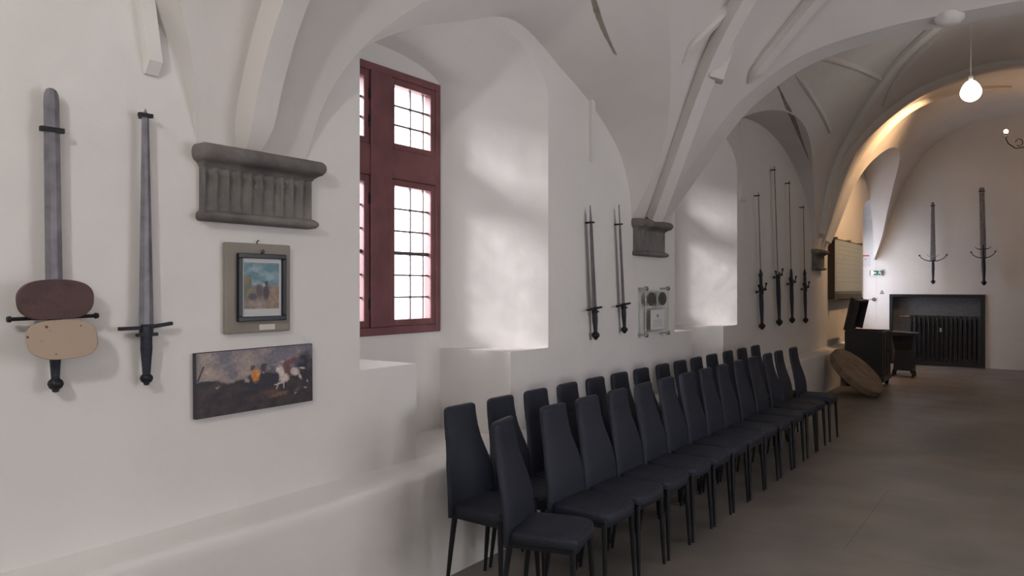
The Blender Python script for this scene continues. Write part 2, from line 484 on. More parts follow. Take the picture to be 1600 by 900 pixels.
# other walls
bm = NB()
FP = (.27, 2.03, 0, 1.505)   # radiator recess x0,x1,z0,z1
hole = [(FP[0], .0), (FP[1], .0), (FP[1], FP[3]), (FP[0], FP[3])]
X0, X1 = -.92, ROOM_W + .1
face(bm, [(X0, Y_END, 0), (FP[0], Y_END, 0), (FP[0], Y_END, 5.6), (X0, Y_END, 5.6)])
face(bm, [(FP[0], Y_END, FP[3]), (FP[1], Y_END, FP[3]), (FP[1], Y_END, 5.6), (FP[0], Y_END, 5.6)])
face(bm, [(FP[1], Y_END, 0), (X1, Y_END, 0), (X1, Y_END, 5.6), (FP[1], Y_END, 5.6)])
D = .34
for q in ([(FP[0], 0), (FP[0], FP[3])], [(FP[0], FP[3]), (FP[1], FP[3])], [(FP[1], FP[3]), (FP[1], 0)]):
    (a, b), (c, d) = q
    face(bm, [(a, Y_END, b), (c, Y_END, d), (c, Y_END + D, d), (a, Y_END + D, b)])
face(bm, [(FP[0], Y_END + D, 0), (FP[1], Y_END + D, 0), (FP[1], Y_END + D, FP[3]), (FP[0], Y_END + D, FP[3])])
bmesh.ops.remove_doubles(bm, verts=bm.verts[:], dist=.0005)
struct('wall_end', bm, M['plaster'])
bm = NB()
face(bm, [(-.92, Y_BACK, 0), (X1, Y_BACK, 0), (X1, Y_BACK, 5.6), (-.92, Y_BACK, 5.6)])
struct('wall_back', bm, M['plaster'])
bm = NB()
RW = [(-3.8, -1.7, .9, 3.0), (3.0, 5.6, .85, 3.0)]  # right-wall windows out of view, added to bring in daylight
wall_with_holes(bm, [(Y_BACK, 0), (Y_END, 0), (Y_END, 5.6), (Y_BACK, 5.6)], [[(a, c), (b, c), (b, d), (a, d)] for a, b, c, d in RW], ROOM_W + .001)
wall_with_holes(bm, [(Y_BACK, -.1), (Y_END + .4, -.1), (Y_END + .4, 5.6), (Y_BACK, 5.6)], [[(a, c), (b, c), (b, d), (a, d)] for a, b, c, d in RW], ROOM_W + .6)
for a, b, c, d in RW:
    pts = [(a, c), (b, c), (b, d), (a, d)]
    for i in range(4):
        p, q = pts[i], pts[(i + 1) % 4]
        face(bm, [(ROOM_W + .001, *p), (ROOM_W + .001, *q), (ROOM_W + .6, *q), (ROOM_W + .6, *p)])
struct('wall_right', bm, M['plaster'])
bm = NB()
face(bm, [(-.92, Y_BACK, 0), (ROOM_W + .6, Y_BACK, 0), (ROOM_W + .6, Y_END + .4, 0), (-.92, Y_END + .4, 0)])
struct('floor', bm, M['floor'])
bm = NB()   # masonry above the vaults
face(bm, [(-.92, Y_BACK, 5.6), (ROOM_W + .6, Y_BACK, 5.6), (ROOM_W + .6, Y_END + .4, 5.6), (-.92, Y_END + .4, 5.6)])
struct('trim_11', bm, M['plaster'])

# portals: tell the renderer where the sky comes in
def portal(loc, rot, sx, sy):
    l = bpy.data.lights.new('window_portal', 'AREA'); l.shape = 'RECTANGLE'; l.size = sx; l.size_y = sy
    l.cycles.is_portal = True
    o = bpy.data.objects.new('window_portal', l); COL.objects.link(o); o.location = loc; o.rotation_euler = rot
for y in NICHES: portal((WX - .31, y + .737, 2.23), (PI / 2, 0, -PI / 2), 1.22, 1.8)
portal((WX - .31, (SL[0] + SL[1]) / 2, (SL[2] + SL[3]) / 2), (PI / 2, 0, -PI / 2), SL[1] - SL[0], SL[3] - SL[2])
for a, b, c, d in RW: portal((ROOM_W + .61, (a + b) / 2, (c + d) / 2), (PI / 2, 0, PI / 2), b - a, d - c)

# ================================================================= WINDOWS
def window(n, y):
    w = bpy.data.objects.new('window_%d' % n, None); COL.objects.link(w); w['kind'] = 'structure'
    w.location = (WX - .03, y + .13, 1.335)
    W, H = 1.215, 1.795
    bm = NB()
    f = .055
    d0, d1 = -.04, .05       # local: x is out of the wall (into the room)
    box(bm, d0, d1, 0, f, 0, H); box(bm, d0, d1, W - f, W, 0, H)
    box(bm, d0, d1, f, W - f, 0, f); box(bm, d0, d1, f, W - f, H - f, H)
    cm = .515; mw = .19
    tz0, tz1 = 1.055, 1.255
    box(bm, d0, d1 + .012, cm, cm + mw, f, H - f)
    box(bm, d0, d1 + .006, f, cm, tz0, tz1); box(bm, d0, d1 + .006, cm + mw, W - f, tz0, tz1)
    o = obj('window_frame', bm, M['redwood'], w); bevel(o, .006)
    for (a, b) in ((f, cm), (cm + mw, W - f)):
        for (c, e, rows) in ((f, tz0, 6), (tz1, H - f, 3)):
            bm = NB(); s = .045
            box(bm, -.02, .045, a, a + s, c, e); box(bm, -.02, .045, b - s, b, c, e)
            box(bm, -.02, .045, a + s, b - s, c, c + s); box(bm, -.02, .045, a + s, b - s, e - s, e)
            so = obj('sash', bm, M['redwood'], w); bevel(so, .005)
            bm = NB()
            box(bm, .008, .011, a + s - .004, b - s + .004, c + s - .004, e - s + .004)
            obj('pane', bm, M['glass'], so)
            bm = NB()
            iw = b - a - 2 * s; ih = e - c - 2 * s
            for k in (1, 2):
                yy = a + s + iw * (.5 if k == 1 else .86)
                box(bm, .003, .016, yy - .005, yy + .005, c + s, e - s)
            for k in range(1, rows):
                zz = c + s + ih * k / rows; t = .012 if (rows == 6 and k == 3) else .0055
                box(bm, .002, .018, a + s, b - s, zz - t, zz + t)
            obj('glazing_bar', bm, M['lead'], so)
            bm = NB()
            yy = b if a < .3 else a
            tube(bm, [(.05, yy, c + .12), (.05, yy, c + .19)], .009, 8)
            tube(bm, [(.05, yy, e - .19), (.05, yy, e - .12)], .009, 8)
            obj('hinge', bm, M['iron'], so)
    return w
for i, y in enumerate(NICHES): window(i + 1, y)

w3 = bpy.data.objects.new('window_3', None); COL.objects.link(w3); w3['kind'] = 'structure'; w3.location = (-.47, SL[0], SL[2])  # unseen frosted window added in the recess to spread daylight over the end wall
m = bpy.data.materials.new('frosted_glass'); m.use_nodes = True
_nt = m.node_tree; _nt.nodes.remove(_nt.nodes['Principled BSDF']); _t = _nt.nodes.new('ShaderNodeBsdfTranslucent'); _t.inputs['Color'].default_value = (.80, .89, 1.0, 1)
_nt.links.new(_t.outputs[0], _nt.nodes['Material Output'].inputs['Surface'])
_W, _H = SL[1] - SL[0], SL[3] - SL[2]
bm = NB(); face(bm, [(0, .03, .03), (0, _W - .03, .03), (0, _W - .03, _H - .03), (0, .03, _H - .03)]); obj('pane', bm, m, w3)
bm = NB(); box(bm, -.02, .03, 0, .045, 0, _H); box(bm, -.02, .03, _W - .045, _W, 0, _H); box(bm, -.02, .03, .045, _W - .045, 0, .045); box(bm, -.02, .03, .045, _W - .045, _H - .045, _H); box(bm, -.015, .025, _W / 2 - .02, _W / 2 + .02, .045, _H - .045)
obj('window_frame', bm, M['white'], w3)
for _i, (a, b, c, d) in enumerate(RW):  # frames and panes for the two added right-wall windows
    w4 = bpy.data.objects.new('window_%d' % (4 + _i), None); COL.objects.link(w4); w4['kind'] = 'structure'; w4.location = (ROOM_W + .45, a, c)
    _W, _H = b - a, d - c; q = .05
    bm = NB(); box(bm, -.03, .03, 0, q, 0, _H); box(bm, -.03, .03, _W - q, _W, 0, _H); box(bm, -.03, .03, q, _W - q, 0, q); box(bm, -.03, .03, q, _W - q, _H - q, _H)
    box(bm, -.035, .035, _W / 2 - .05, _W / 2 + .05, q, _H - q); box(bm, -.03, .03, q, _W / 2 - .05, _H * .62, _H * .62 + .08); box(bm, -.03, .03, _W / 2 + .05, _W - q, _H * .62, _H * .62 + .08)
    obj('window_frame', bm, M['redwood'], w4)
    bm = NB()
    for k in range(1, 8):
        if k != 4: box(bm, -.006, .006, _W * k / 8 - .005, _W * k / 8 + .005, q, _H - q)
        if k != 5: box(bm, -.006, .006, q, _W - q, _H * k / 8 - .005, _H * k / 8 + .005)
    obj('glazing_bar', bm, M['lead'], w4)
    bm = NB(); box(bm, -.001, .002, q, _W - q, q, _H - q); obj('pane', bm, M['glass'], w4)
# small plaster strips where the cross ribs die into the wall
def strip(name, px, py0, ztop, w, d=.05, slant=0):
    Y, z0 = on_wall(px, py0)
    bm = NB()
    loft(bm, [[(-.02, Y - w / 2, z0), (d * .3, Y - w / 2, z0), (d * .3, Y + w / 2, z0), (-.02, Y + w / 2, z0)],
              [(-.02, Y - w / 2, z0 + .04), (d, Y - w / 2, z0 + .05), (d, Y + w / 2, z0 + .05), (-.02, Y + w / 2, z0 + .04)],
              [(-.02, Y - w / 2 + slant, ztop), (d, Y - w / 2 + slant, ztop), (d, Y + w / 2 + slant, ztop), (-.02, Y + w / 2 + slant, ztop)]])
    struct(name, bm, M['plaster'])
strip('trim_12', 234, 116, 3.5, .055, .05, -.12)
strip('trim_13', 922, 250, 3.4, .05, .035)
strip('trim_14', 1160, 312, 3.7, .22, .03)

def on_vault(px, py, bay):
    u = (px - 800) / FPX; w = (448 - py) / FPX; t = 2.0
    while t < 25:
        X = CX + t * (_c * u - _s); Y = t * (_c + _s * u); z = CH + t * w
        if X < 0 or (bay[0] < Y < bay[1] and z > vault_z(X, Y, bay)): return X, Y
        t += .01
    return X, Y
def crack(name, pix, wd, bay):
    P = []
    for (a, b) in zip(pix, pix[1:]):
        for k in range(5): P.append(on_vault(a[0] + (b[0] - a[0]) * k / 5, a[1] + (b[1] - a[1]) * k / 5, bay))
    bm = NB(); prev = None; n = len(P)
    for i, (x, y) in enumerate(P):
        w = wd * (.35 + .65 * math.sin(PI * (i + .6) / n)) * (1 + .35 * noise.noise(Vector((i * .9, wd * 30, 2))))
        x = max(.012, x)
        ring = [bm.verts.new((x + dx, y + dy, vault_z(x + dx, y + dy, bay) - hh)) for dx, dy, hh in ((-.004, -w, .003), (0, 0, .008), (.004, w, .003))]
        if prev: bm.faces.new([prev[0], prev[1], ring[1], ring[0]]); bm.faces.new([prev[1], prev[2], ring[2], ring[1]])
        prev = ring
    struct(name, bm, M['stain'], smooth=60)
crack('trim_15', [(926, -12), (935, 22), (948, 55), (964, 86)], .065, b1)
crack('trim_16', [(1203, 106), (1222, 145), (1240, 185), (1254, 222), (1265, 250)], .14, b2)

def pix_rib(name, pix, w, d, bay):
    P = []
    for (a, b) in zip(pix, pix[1:]):
        for k in range(4): P.append(on_vault(a[0] + (b[0] - a[0]) * k / 4, a[1] + (b[1] - a[1]) * k / 4, bay))
    P = [(x, y, vault_z(x, y, bay)) for x, y in P]
    for _ in range(2): P = [P[0]] + [tuple(a * .25 + b * .5 + c * .25 for a, b, c in zip(P[k - 1], P[k], P[k + 1])) for k in range(1, len(P) - 1)] + [P[-1]]
    rib(name, P, w, d, taper=EMB)
pix_rib('trim_17', [(1066, 96), (1084, 62), (1115, 30), (1155, -5), (1210, -45)], .10, .045, b1)
pix_rib('trim_18', [(1168, 128), (1184, 100), (1205, 72), (1250, 20), (1310, -50)], .13, .07, b1)
x, y = on_vault(1132, 72, b1); z = vault_z(x, y, b1)
bm = NB(); box(bm, -.04, .07, -.09, .05, -.27, .12, Matrix.Translation((x, y, z)) @ Matrix.Rotation(R(25), 4, 'Z') @ Matrix.Rotation(R(18), 4, 'Y')); struct('trim_19', bm, M['vault'])

bm = NB(); lathe(bm, [(.02, -.045), (.07, -.035), (.10, 0), (.11, .12)], 18, Matrix.Translation((2.40, 6.47, 3.68))); struct('trim_20', bm, M['vault'], smooth=50)
pix_rib('trim_21', [(1262, 82), (1300, 92), (1345, 106), (1392, 130)], .07, .03, b2)
pix_rib('trim_22', [(1470, 50), (1440, 76), (1412, 104), (1394, 130), (1378, 170)], .09, .035, b2)
pix_rib('trim_23', [(1236, 104), (1262, 140), (1284, 176), (1300, 212)], .06, .025, b2)

# ================================================================= CONSOLES
def corbel(yc, w, d, ztop, label, flutes=10):
    """fluted stone bracket on the wall. local: x along wall, -y out, z up"""
    H = .33
    root = thing('stone_corbel', label, 'corbel', (0, yc, ztop - H), (0, 0, PI / 2), 'fluted stone corbels under the vault')
    def lv(o, z): return [(-w / 2 - o * .5, .03, z), (w / 2 + o * .5, .03, z), (w / 2 + o * .5, -d - o, z), (-w / 2 - o * .5, -d - o, z)]
    bm = NB()
    top = [(.005, .235), (.012, .245), (.022, .25), (.03, .255), (.052, .262), (.066, .276), (.071, .292), (.068, .308), (.06, .318), (.05, .326), (.036, .33)]
    loft(bm, [lv(o, z) for o, z in top]); obj('cornice', bm, M['stone'], root, smooth=40)
    bm = NB()
    bot = [(.0, .0), (.02, .003), (.032, .012), (.035, .022), (.03, .032), (.018, .040), (.004, .046)]
    loft(bm, [lv(o, z) for o, z in bot]); obj('base_moulding', bm, M['stone'], root, smooth=40)
    # fluted block
    bm = NB(); n = flutes * 10; zs = [.04, .055, .065, .12, .18, .20, .215, .222, .236]
    def fl(i, z):
        if z < .05 or z > .222: return 0
        t = (i / n * flutes) % 1
        if z < .13: dd = .008
        else: dd = .032 if z < .21 else .014
        return dd * max(0, math.sin(PI * min(1, max(0, (t - .16) / .68)))) ** .6
    rows = [[bm.verts.new((-w / 2 + w * i / n, -d + fl(i, z), z)) for i in range(n + 1)] for z in zs]
    for a, b in zip(rows, rows[1:]):
        for i in range(n): bm.faces.new([a[i], a[i + 1], b[i + 1], b[i]])
    for s in (0, n):
        x = -w / 2 if s == 0 else w / 2
        back = [bm.verts.new((x, .03, z)) for z in zs]
        for k in range(len(zs) - 1): bm.faces.new([rows[k][s], rows[k + 1][s], back[k + 1], back[k]])
    obj('fluted_block', bm, M['stone'], root, smooth=45)
    return root
corbel(2.10, .575, .04, 2.27, 'large grey fluted stone corbel between the sword and the near window')
corbel(6.29, .59, .045, 2.27, 'grey fluted stone corbel above the clear plaque, between the two windows')
corbel(12.64, .62, .05, 2.27, 'small distant stone corbel right of the four long swords', 6)

# ================================================================= SWORDS
def place(tip, pom, off=.035, end=False):
    f = on_end if end else on_wall
    k = (Y_END - off) if end else off
    a, za = f(tip[0], tip[1], k); b, zb = f(pom[0], pom[1], k)
    L = math.hypot(a - b, za - zb); tilt = math.atan2(a - b, za - zb)
    return (a, za, b, zb, L, tilt)
def set_at(root, a, z, off, tilt, end):
    m = Matrix.Translation((a, Y_END - off, z) if end else (off, a, z)) @ Matrix.Rotation(0 if end else PI / 2, 4, 'Z') @ Matrix.Rotation(tilt, 4, 'Y')
    root.matrix_world = m
def blade_mesh(z0, z1, w0, w1, tip='point', th=.006, tiplen=.08):
    bm = NB(); rings = []
    def ring(z, w): return [(-w, 0, z), (-w * .35, -th, z), (w * .35, -th, z), (w, 0, z), (w * .35, th, z), (-w * .35, th, z)]
    n = 10
    for i in range(n + 1):
        f = i / n; rings.append(ring(z0 + (z1 - tiplen - z0) * f, w0 + (w1 - w0) * f))
    if tip == 'point': rings += [ring(z1 - tiplen * .4, w1 * .55), ring(z1, w1 * .04)]
    else: rings += [ring(z1 - tiplen * .5, w1 * 1.0), ring(z1 - tiplen * .2, w1 * .9), ring(z1 - tiplen * .05, w1 * .65), ring(z1, w1 * .3)]
    loft(bm, rings); return bm
def sword(tip, pom, gy, label, end=False, blade=(.022, .014), guard=.12, style='straight', tipk='point', tiplen=.08, off=.045, grip_r=.013, pommel=.022, ricasso=0, band=.04, gtilt=0, lugs=False, bladem='steel', group=None):
    a, za, b, zb, L, tilt = place(tip, pom, off, end)
    f = on_end if end else on_wall
    g = f(pom[0], gy, (Y_END - off) if end else off)[1] - zb       # guard height above the bottom
    root = thing('sword', label, 'sword', group=group)
    set_at(root, b, zb, off, tilt, end)
    obj('blade', blade_mesh(g, L, blade[0], blade[1], tipk, .005, tiplen), M[bladem], root)
    # grip
    bm = NB(); p0 = pommel * 1.7
    zs = [p0, p0 + (g - p0) * .25, p0 + (g - p0) * .55, p0 + (g - p0) * .85, g + .004]
    rs = [grip_r * .8, grip_r * 1.0, grip_r * 1.25, grip_r * 1.2, grip_r * 1.1]
    tube(bm, [(0, 0, z) for z in zs], rs, 10); obj('grip', bm, M['grip'], root, smooth=50)
    # pommel
    bm = NB()
    q = pommel
    lathe(bm, [(q * .25, 0), (q * .45, q * .15), (q * .45, q * .35), (q * .8, q * .6), (q, q * 1.1), (q * .9, q * 1.5), (q * .5, q * 1.9), (q * .4, q * 2.1)], 10)
    obj('pommel', bm, M['iron'], root, smooth=40)
    # guard
    bm = NB(); G = guard
    if style == 'straight':
        box(bm, -G, -.005, -.009, .009, g - .007, g + .007)
        box(bm, .005, G, -.009, .009, g - .007, g + .007, Matrix.Translation((0, 0, g)) @ Matrix.Rotation(-gtilt, 4, 'Y') @ Matrix.Translation((0, 0, -g)))
        box(bm, -.022, .022, -.014, .014, g - .035, g + .014)
        box(bm, -.045, .04, -.018, -.002, g - .034, g - .021)
    elif style == 'knob':
        for s in (-1, 1): tube(bm, [(0, 0, g), (s * G * .9, 0, g), (s * G * .93, 0, g), (s * G, 0, g)], [.007, .007, .012, .010], 8)
        box(bm, -.02, .02, -.012, .012, g - .02, g + .015)
    elif style == 'horn':
        for s in (-1, 1):
            tube(bm, [(0, 0, g), (s * G * .5, 0, g - .004), (s * G, 0, g + .002)], .009, 8)
            tube(bm, [(s * G * .45, 0, g), (s * G * .7, -.02, g + .03), (s * G * .85, -.02, g + .075)], [.008, .007, .010], 8)
            bmesh.ops.create_uvsphere(bm, u_segments=8, v_segments=6, radius=.017, matrix=Matrix.Translation((s * G, 0, g)))
            bmesh.ops.create_uvsphere(bm, u_segments=8, v_segments=6, radius=.015, matrix=Matrix.Translation((s * G * .85, -.02, g + .078)))
        tube(bm, [(.028 * math.cos(t * PI / 6), -.02, g + .055 * math.sin(t * PI / 6)) for t in range(13)], .005, 6, cap=False)
        box(bm, -.024, .024, -.014, .014, g - .03, g + .02)
    elif style == 'curved':
        for s in (-1, 1):
            tube(bm, [(0, 0, g), (s * G * .3, 0, g + .004), (s * G * .6, 0, g + .028), (s * G * .85, 0, g + .068), (s * G, 0, g + .12)], [.011, .009, .008, .008, .007], 8)
            bmesh.ops.create_uvsphere(bm, u_segments=8, v_segments=6, radius=.018, matrix=Matrix.Translation((s * G, 0, g + .125)))
        box(bm, -.02, .02, -.014, .014, g - .02, g + .025)
    obj('crossguard', bm, M['iron'], root, smooth=40)
    if ricasso:
        bm = NB(); tube(bm, [(0, 0, g), (0, 0, g + ricasso * .6), (0, 0, g + ricasso)], [.021, .021, .014], 8); obj('ricasso', bm, M['grip'], root, smooth=50)
    if lugs:
        bm = NB(); zz = g + ricasso * .72 if ricasso else g + .11
        k = lugs
        for s in (-1, 1): tube(bm, [(0, 0, zz - .015), (s * k * .6, 0, zz - .01), (s * k, 0, zz + .035)], [.011, .008, .003], 6)
        obj('parrying_lug', bm, M['iron'] if ricasso else M['palesteel'], root, smooth=40)
    # wall hook near the tip
    bw = blade[1] + .012; zt = L - tiplen * .75 if tipk == 'point' else L - tiplen * 1.5
    bm = NB(); box(bm, -bw, bw, -.012, .008, zt - band / 2 * .5, zt + band / 2 * .5); box(bm, -.005, .005, .008, off - .001, zt - band / 2 * .5, zt + band / 2 * .5)
    obj('wall_hook', bm, M['iron'], root)
    return root, g, L
wide = dict(off=.05)
r, g, L = sword((80, 136), (87, 611), 494, 'broad blunt-tipped sword with brown leather and spotted hide flaps over its guard', blade=(.030, .027), guard=.152, style='knob', tipk='round', tiplen=.10, off=.05, grip_r=.017, pommel=.027, band=.035)
def flap(cx, cz, w, h, y, m, name, ex, flat=0.0, label=None, lean=0):
    bm = NB(); ptsA = []
    N = 48
    for k in range(N):
        t = 2 * PI * k / N; c, s = math.cos(t), math.sin(t)
        x = w * math.copysign(abs(c) ** ex, c); z = h * math.copysign(abs(s) ** ex, s)
        wob = 1 + .015 * noise.noise(Vector((c * 2, s * 2, cz)))
        ptsA.append((cx + x * wob, cz + max(z * wob, -flat) if flat else cz + z * wob))
    rings = []
    for sc, yy in ((.97, y + .006), (1.0, y + .003), (1.0, y - .003), (.97, y - .006)):
        rings.append([(cx + (p[0] - cx) * sc, yy - lean * (cz - p[1]), cz + (p[1] - cz) * sc) for p in ptsA])
    loft(bm, rings)
    return obj(name, bm, m, r, smooth=30)
m = bpy.data.materials.new('spotted_hide'); m.use_nodes = True
nt = m.node_tree; tc = nt.nodes.new('ShaderNodeTexCoord'); vo = nt.nodes.new('ShaderNodeTexVoronoi'); vo.inputs['Scale'].default_value = 24
rp = nt.nodes.new('ShaderNodeValToRGB'); rp.color_ramp.elements[0].color = (.09, .05, .035, 1); rp.color_ramp.elements[1].color = (.37, .285, .215, 1)
rp.color_ramp.elements[0].position = .10; rp.color_ramp.elements[1].position = .16
nt.links.new(tc.outputs['Object'], vo.inputs['Vector']); nt.links.new(vo.outputs['Distance'], rp.inputs['Fac'])
nt.links.new(rp.outputs['Color'], nt.nodes['Principled BSDF'].inputs['Base Color']); nt.nodes['Principled BSDF'].inputs['Roughness'].default_value = .8
flap(-.008, g + .065, .128, .073, -.035, M['leather'], 'leather_flap', .75, flat=.071)
flap(.004, g - .077, .118, .070, -.055, m, 'hide_flap', .72, lean=.30)['label'] = 'tan hide flap with dark spots'
sword((227, 168), (229, 600), 510, 'long pointed sword with narrow black cross guard, between the flapped sword and the large corbel', blade=(.031, .015), guard=.108, style='straight', gtilt=R(7), off=.045, grip_r=.018, pommel=.025, band=.03, tiplen=.035)
sword((922, 319), (931, 529), 480, 'sword with short cross guard, left of the pair between the windows', blade=(.037, .028), guard=.115, style='straight', off=.05, grip_r=.018, pommel=.034, tiplen=.18, band=.03)
sword((967, 318), (976, 519), 474, 'slimmer sword, right of the pair, beside the clear plaque', blade=(.030, .022), guard=.125, style='straight', off=.05, grip_r=.017, pommel=.030, tiplen=.22, band=.03)
G4 = 'two handed swords on the wall past the far window'
sword((1185, 299), (1191, 513), 452, 'very long two handed sword with lugged ricasso, leftmost of the four beyond the far window', blade=(.014, .010), guard=.185, style='horn', off=.06, grip_r=.022, pommel=.042, tiplen=.05, ricasso=.27, lugs=.09, band=.03)
sword((1210, 258), (1218, 507), 429, 'longest two handed sword with plain blade and splayed guard knobs, second of the four', blade=(.022, .018), guard=.19, style='horn', off=.06, grip_r=.024, pommel=.046, tiplen=.06, band=.03)
sword((1233, 280), (1238, 503), 440, 'two handed sword with horned guard, third of the four, left of the shortest', blade=(.013, .010), guard=.20, style='horn', off=.06, grip_r=.022, pommel=.042, tiplen=.05, ricasso=.20, band=.03)
sword((1255, 318), (1259, 503), 448, 'shortest two handed sword, rightmost of the four, beside the distant corbel', blade=(.014, .010), guard=.20, style='horn', off=.06, grip_r=.020, pommel=.042, tiplen=.05, ricasso=.28, lugs=.09, band=.03)
sword((1457.5, 314), (1458, 442), 406, 'great sword with upcurved bar guard above the radiator recess, left one on the end wall', end=True, blade=(.052, .030), guard=.25, style='curved', off=.16, grip_r=.022, pommel=.045, tiplen=.05, tipk='round', lugs=.12, bladem='steel', band=.04)
sword((1534, 291), (1537.5, 444), 401, 'great sword with dark wrapped ricasso, right one on the end wall', end=True, blade=(.05, .046), guard=.21, style='curved', off=.16, grip_r=.03, pommel=.05, tiplen=.05, tipk='round', ricasso=.27, lugs=.15, band=.04)

# ================================================================= PICTURES
def panel_paint(w, h, nx, ny, fn, y):
    bm = NB(); cl = bm.loops.layers.float_color.new('Col')
    g = [[bm.verts.new((-w / 2 + w * i / nx, y, h * j / ny)) for i in range(nx + 1)] for j in range(ny + 1)]
    for j in range(ny):
        for i in range(nx):
            f = bm.faces.new([g[j][i], g[j][i + 1], g[j + 1][i + 1], g[j + 1][i]])
            c = fn((i + .5) / nx, (j + .5) / ny)
            for l in f.loops: l[cl] = (*[max(0, v) for v in c], 1)
    return bm
def N2(x, y, s=0, o=3):
    return noise.fractal(Vector((x, y, s)), 1.0, 2.0, o)
def mixc(a, b, t):
    t = min(1, max(0, t)); return tuple(p + (q - p) * t for p, q in zip(a, b))
def blob(x, y, cx, cy, rx, ry, ang=0, soft=.25):
    dx, dy = x - cx, y - cy; c, s = math.cos(ang), math.sin(ang)
    dx, dy = (dx * c + dy * s) / rx, (-dx * s + dy * c) / ry
    d = math.hypot(dx, dy); return min(1, max(0, (1 - d) / soft))
def battle(u, v):
    x = u * 2; y = v
    sky = mixc((.21, .185, .20), (.14, .13, .165), v + N2(x * 2, y * 3, 1) * .6)
    smoke = mixc(sky, (.40, .31, .26), (.9 - abs(x - .55) * .9) * (1.35 - v * 1.15) + N2(x * 3, y * 4, 5) * .8)
    hor = .50 + .02 * math.sin(x * 9) + .035 * N2(x * 5, 0, 9)
    dark = mixc((.018, .015, .022), (.055, .035, .035), .4 + N2(x * 5, y * 6, 3))
    c = mixc(dark, smoke, (v - hor) / .04)
    c = mixc(c, (.02, .018, .028), blob(x, y, 1.85, .62, .22, .32, 0, .4) + .4 * N2(x * 8, y * 8, 7) * blob(x, y, 1.85, .62, .3, .4))
    c = mixc(c, (.02, .02, .025), blob(x, y, .12, .52, .18, .05))
    for k in range(8):   # tree stem on the left
        c = mixc(c, (.02, .02, .02), blob(x, y, .02 + .012 * k, .58 + .028 * k, .018, .03, -.5, .6))
    c = mixc(c, (.02, .018, .03), blob(x, y, 1.12, .46, .46, .17, 0, .35))
    for (a, b, rx, ry, cc, an) in [(1.08, .66, .06, .08, (.04, .03, .04), 0), (1.24, .63, .05, .07, (.10, .09, .10), 0), (.86, .50, .10, .09, (.015, .018, .028), .5),
            (.90, .70, .045, .05, (.07, .04, .03), 0), (.95, .56, .085, .13, (.55, .20, .045), 0), (.98, .60, .05, .07, (.60, .26, .06), .3), (.80, .50, .05, .05, (.3, .26, .25), .6),
            (1.50, .58, .10, .20, (.13, .05, .05), .1), (1.62, .74, .16, .06, (.16, .05, .06), .2), (1.75, .72, .10, .05, (.05, .06, .12), 0),
            (1.40, .58, .07, .12, (.62, .52, .47), .3), (1.34, .62, .045, .05, (.62, .54, .50), -.6), (1.46, .46, .11, .09, (.60, .50, .46), .1), (1.66, .55, .10, .09, (.58, .48, .44), -.3),
            (1.36, .38, .10, .022, (.50, .42, .38), .15), (1.33, .34, .02, .07, (.48, .40, .36), -.3), (1.45, .34, .02, .07, (.5, .4, .36), 0), (1.76, .46, .02, .07, (.5, .4, .36), .3), (1.80, .60, .07, .02, (.55, .46, .42), -.2),
            (1.10, .72, .07, .02, (.03, .03, .03), 0), (1.42, .74, .05, .03, (.35, .30, .30), 0), (1.08, .60, .03, .02, (.3, .2, .16), 0), (1.2, .66, .02, .02, (.35, .25, .2), 0),
            (.32, .44, .05, .015, (.35, .30, .28), .2), (1.66, .18, .04, .02, (.4, .33, .3), .5), (1.86, .25, .05, .02, (.35, .3, .28), -.3), (1.7, .23, .09, .05, (.09, .06, .06), .4), (1.9, .36, .02, .03, (.45, .4, .38), 0), (1.35, .2, .22, .05, (.15, .085, .05), .1), (1.2, .26, .18, .05, (.10, .05, .04), 0)]:
        c = mixc(c, cc, blob(x + .02 * N2(x * 20, y * 20, 4), y + .02 * N2(x * 20, y * 20, 14), a, b, rx, ry, an, .4) * .95)
    k = 1 + .25 * N2(x * 22, y * 22, 11)
    return tuple(q * k for q in c)
def print_fn(u, v):
    if u < .06 or u > .94 or v < .13 or v > .92: return (.50, .49, .49)
    x = (u - .06) / .88; y = (v - .13) / .79
    sky = mixc((.10, .20, .24), (.25, .34, .37), .45 + N2(x * 3, y * 5, 2) * 1.2)
    c = mixc((.19, .15, .14), sky, (y - .48) / .06)
    c = mixc(c, (.30, .24, .21), .5 + N2(x * 6, y * 12, 8)) if y < .22 else c
    if y < .48 + .03 * N2(x * 4, 1, 1) and x > .6: c = mixc((.30, .21, .14), (.20, .14, .11), .5 + N2(x * 8, y * 8, 3))
    if x < .22 and .2 < y < .72: c = mixc((.20, .18, .11), (.13, .13, .09), .5 + N2(x * 9, y * 5, 3))
    c = mixc(c, (.05, .045, .06), blob(x, y, .62, .36, .11, .2, 0, .4)); c = mixc(c, (.10, .07, .07), blob(x, y, .43, .40, .11, .18, .2, .4))
    c = mixc(c, (.06, .05, .05), blob(x, y, .63, .56, .07, .06, 0, .4)); c = mixc(c, (.07, .06, .08), blob(x, y, .25, .27, .16, .1, 0, .5))
    c = mixc(c, (.45, .45, .42), blob(x, y, .56, .52, .03, .05, 0, .5))
    k = 1 + .25 * N2(x * 25, y * 25, 11)
    return tuple(q * k for q in c)

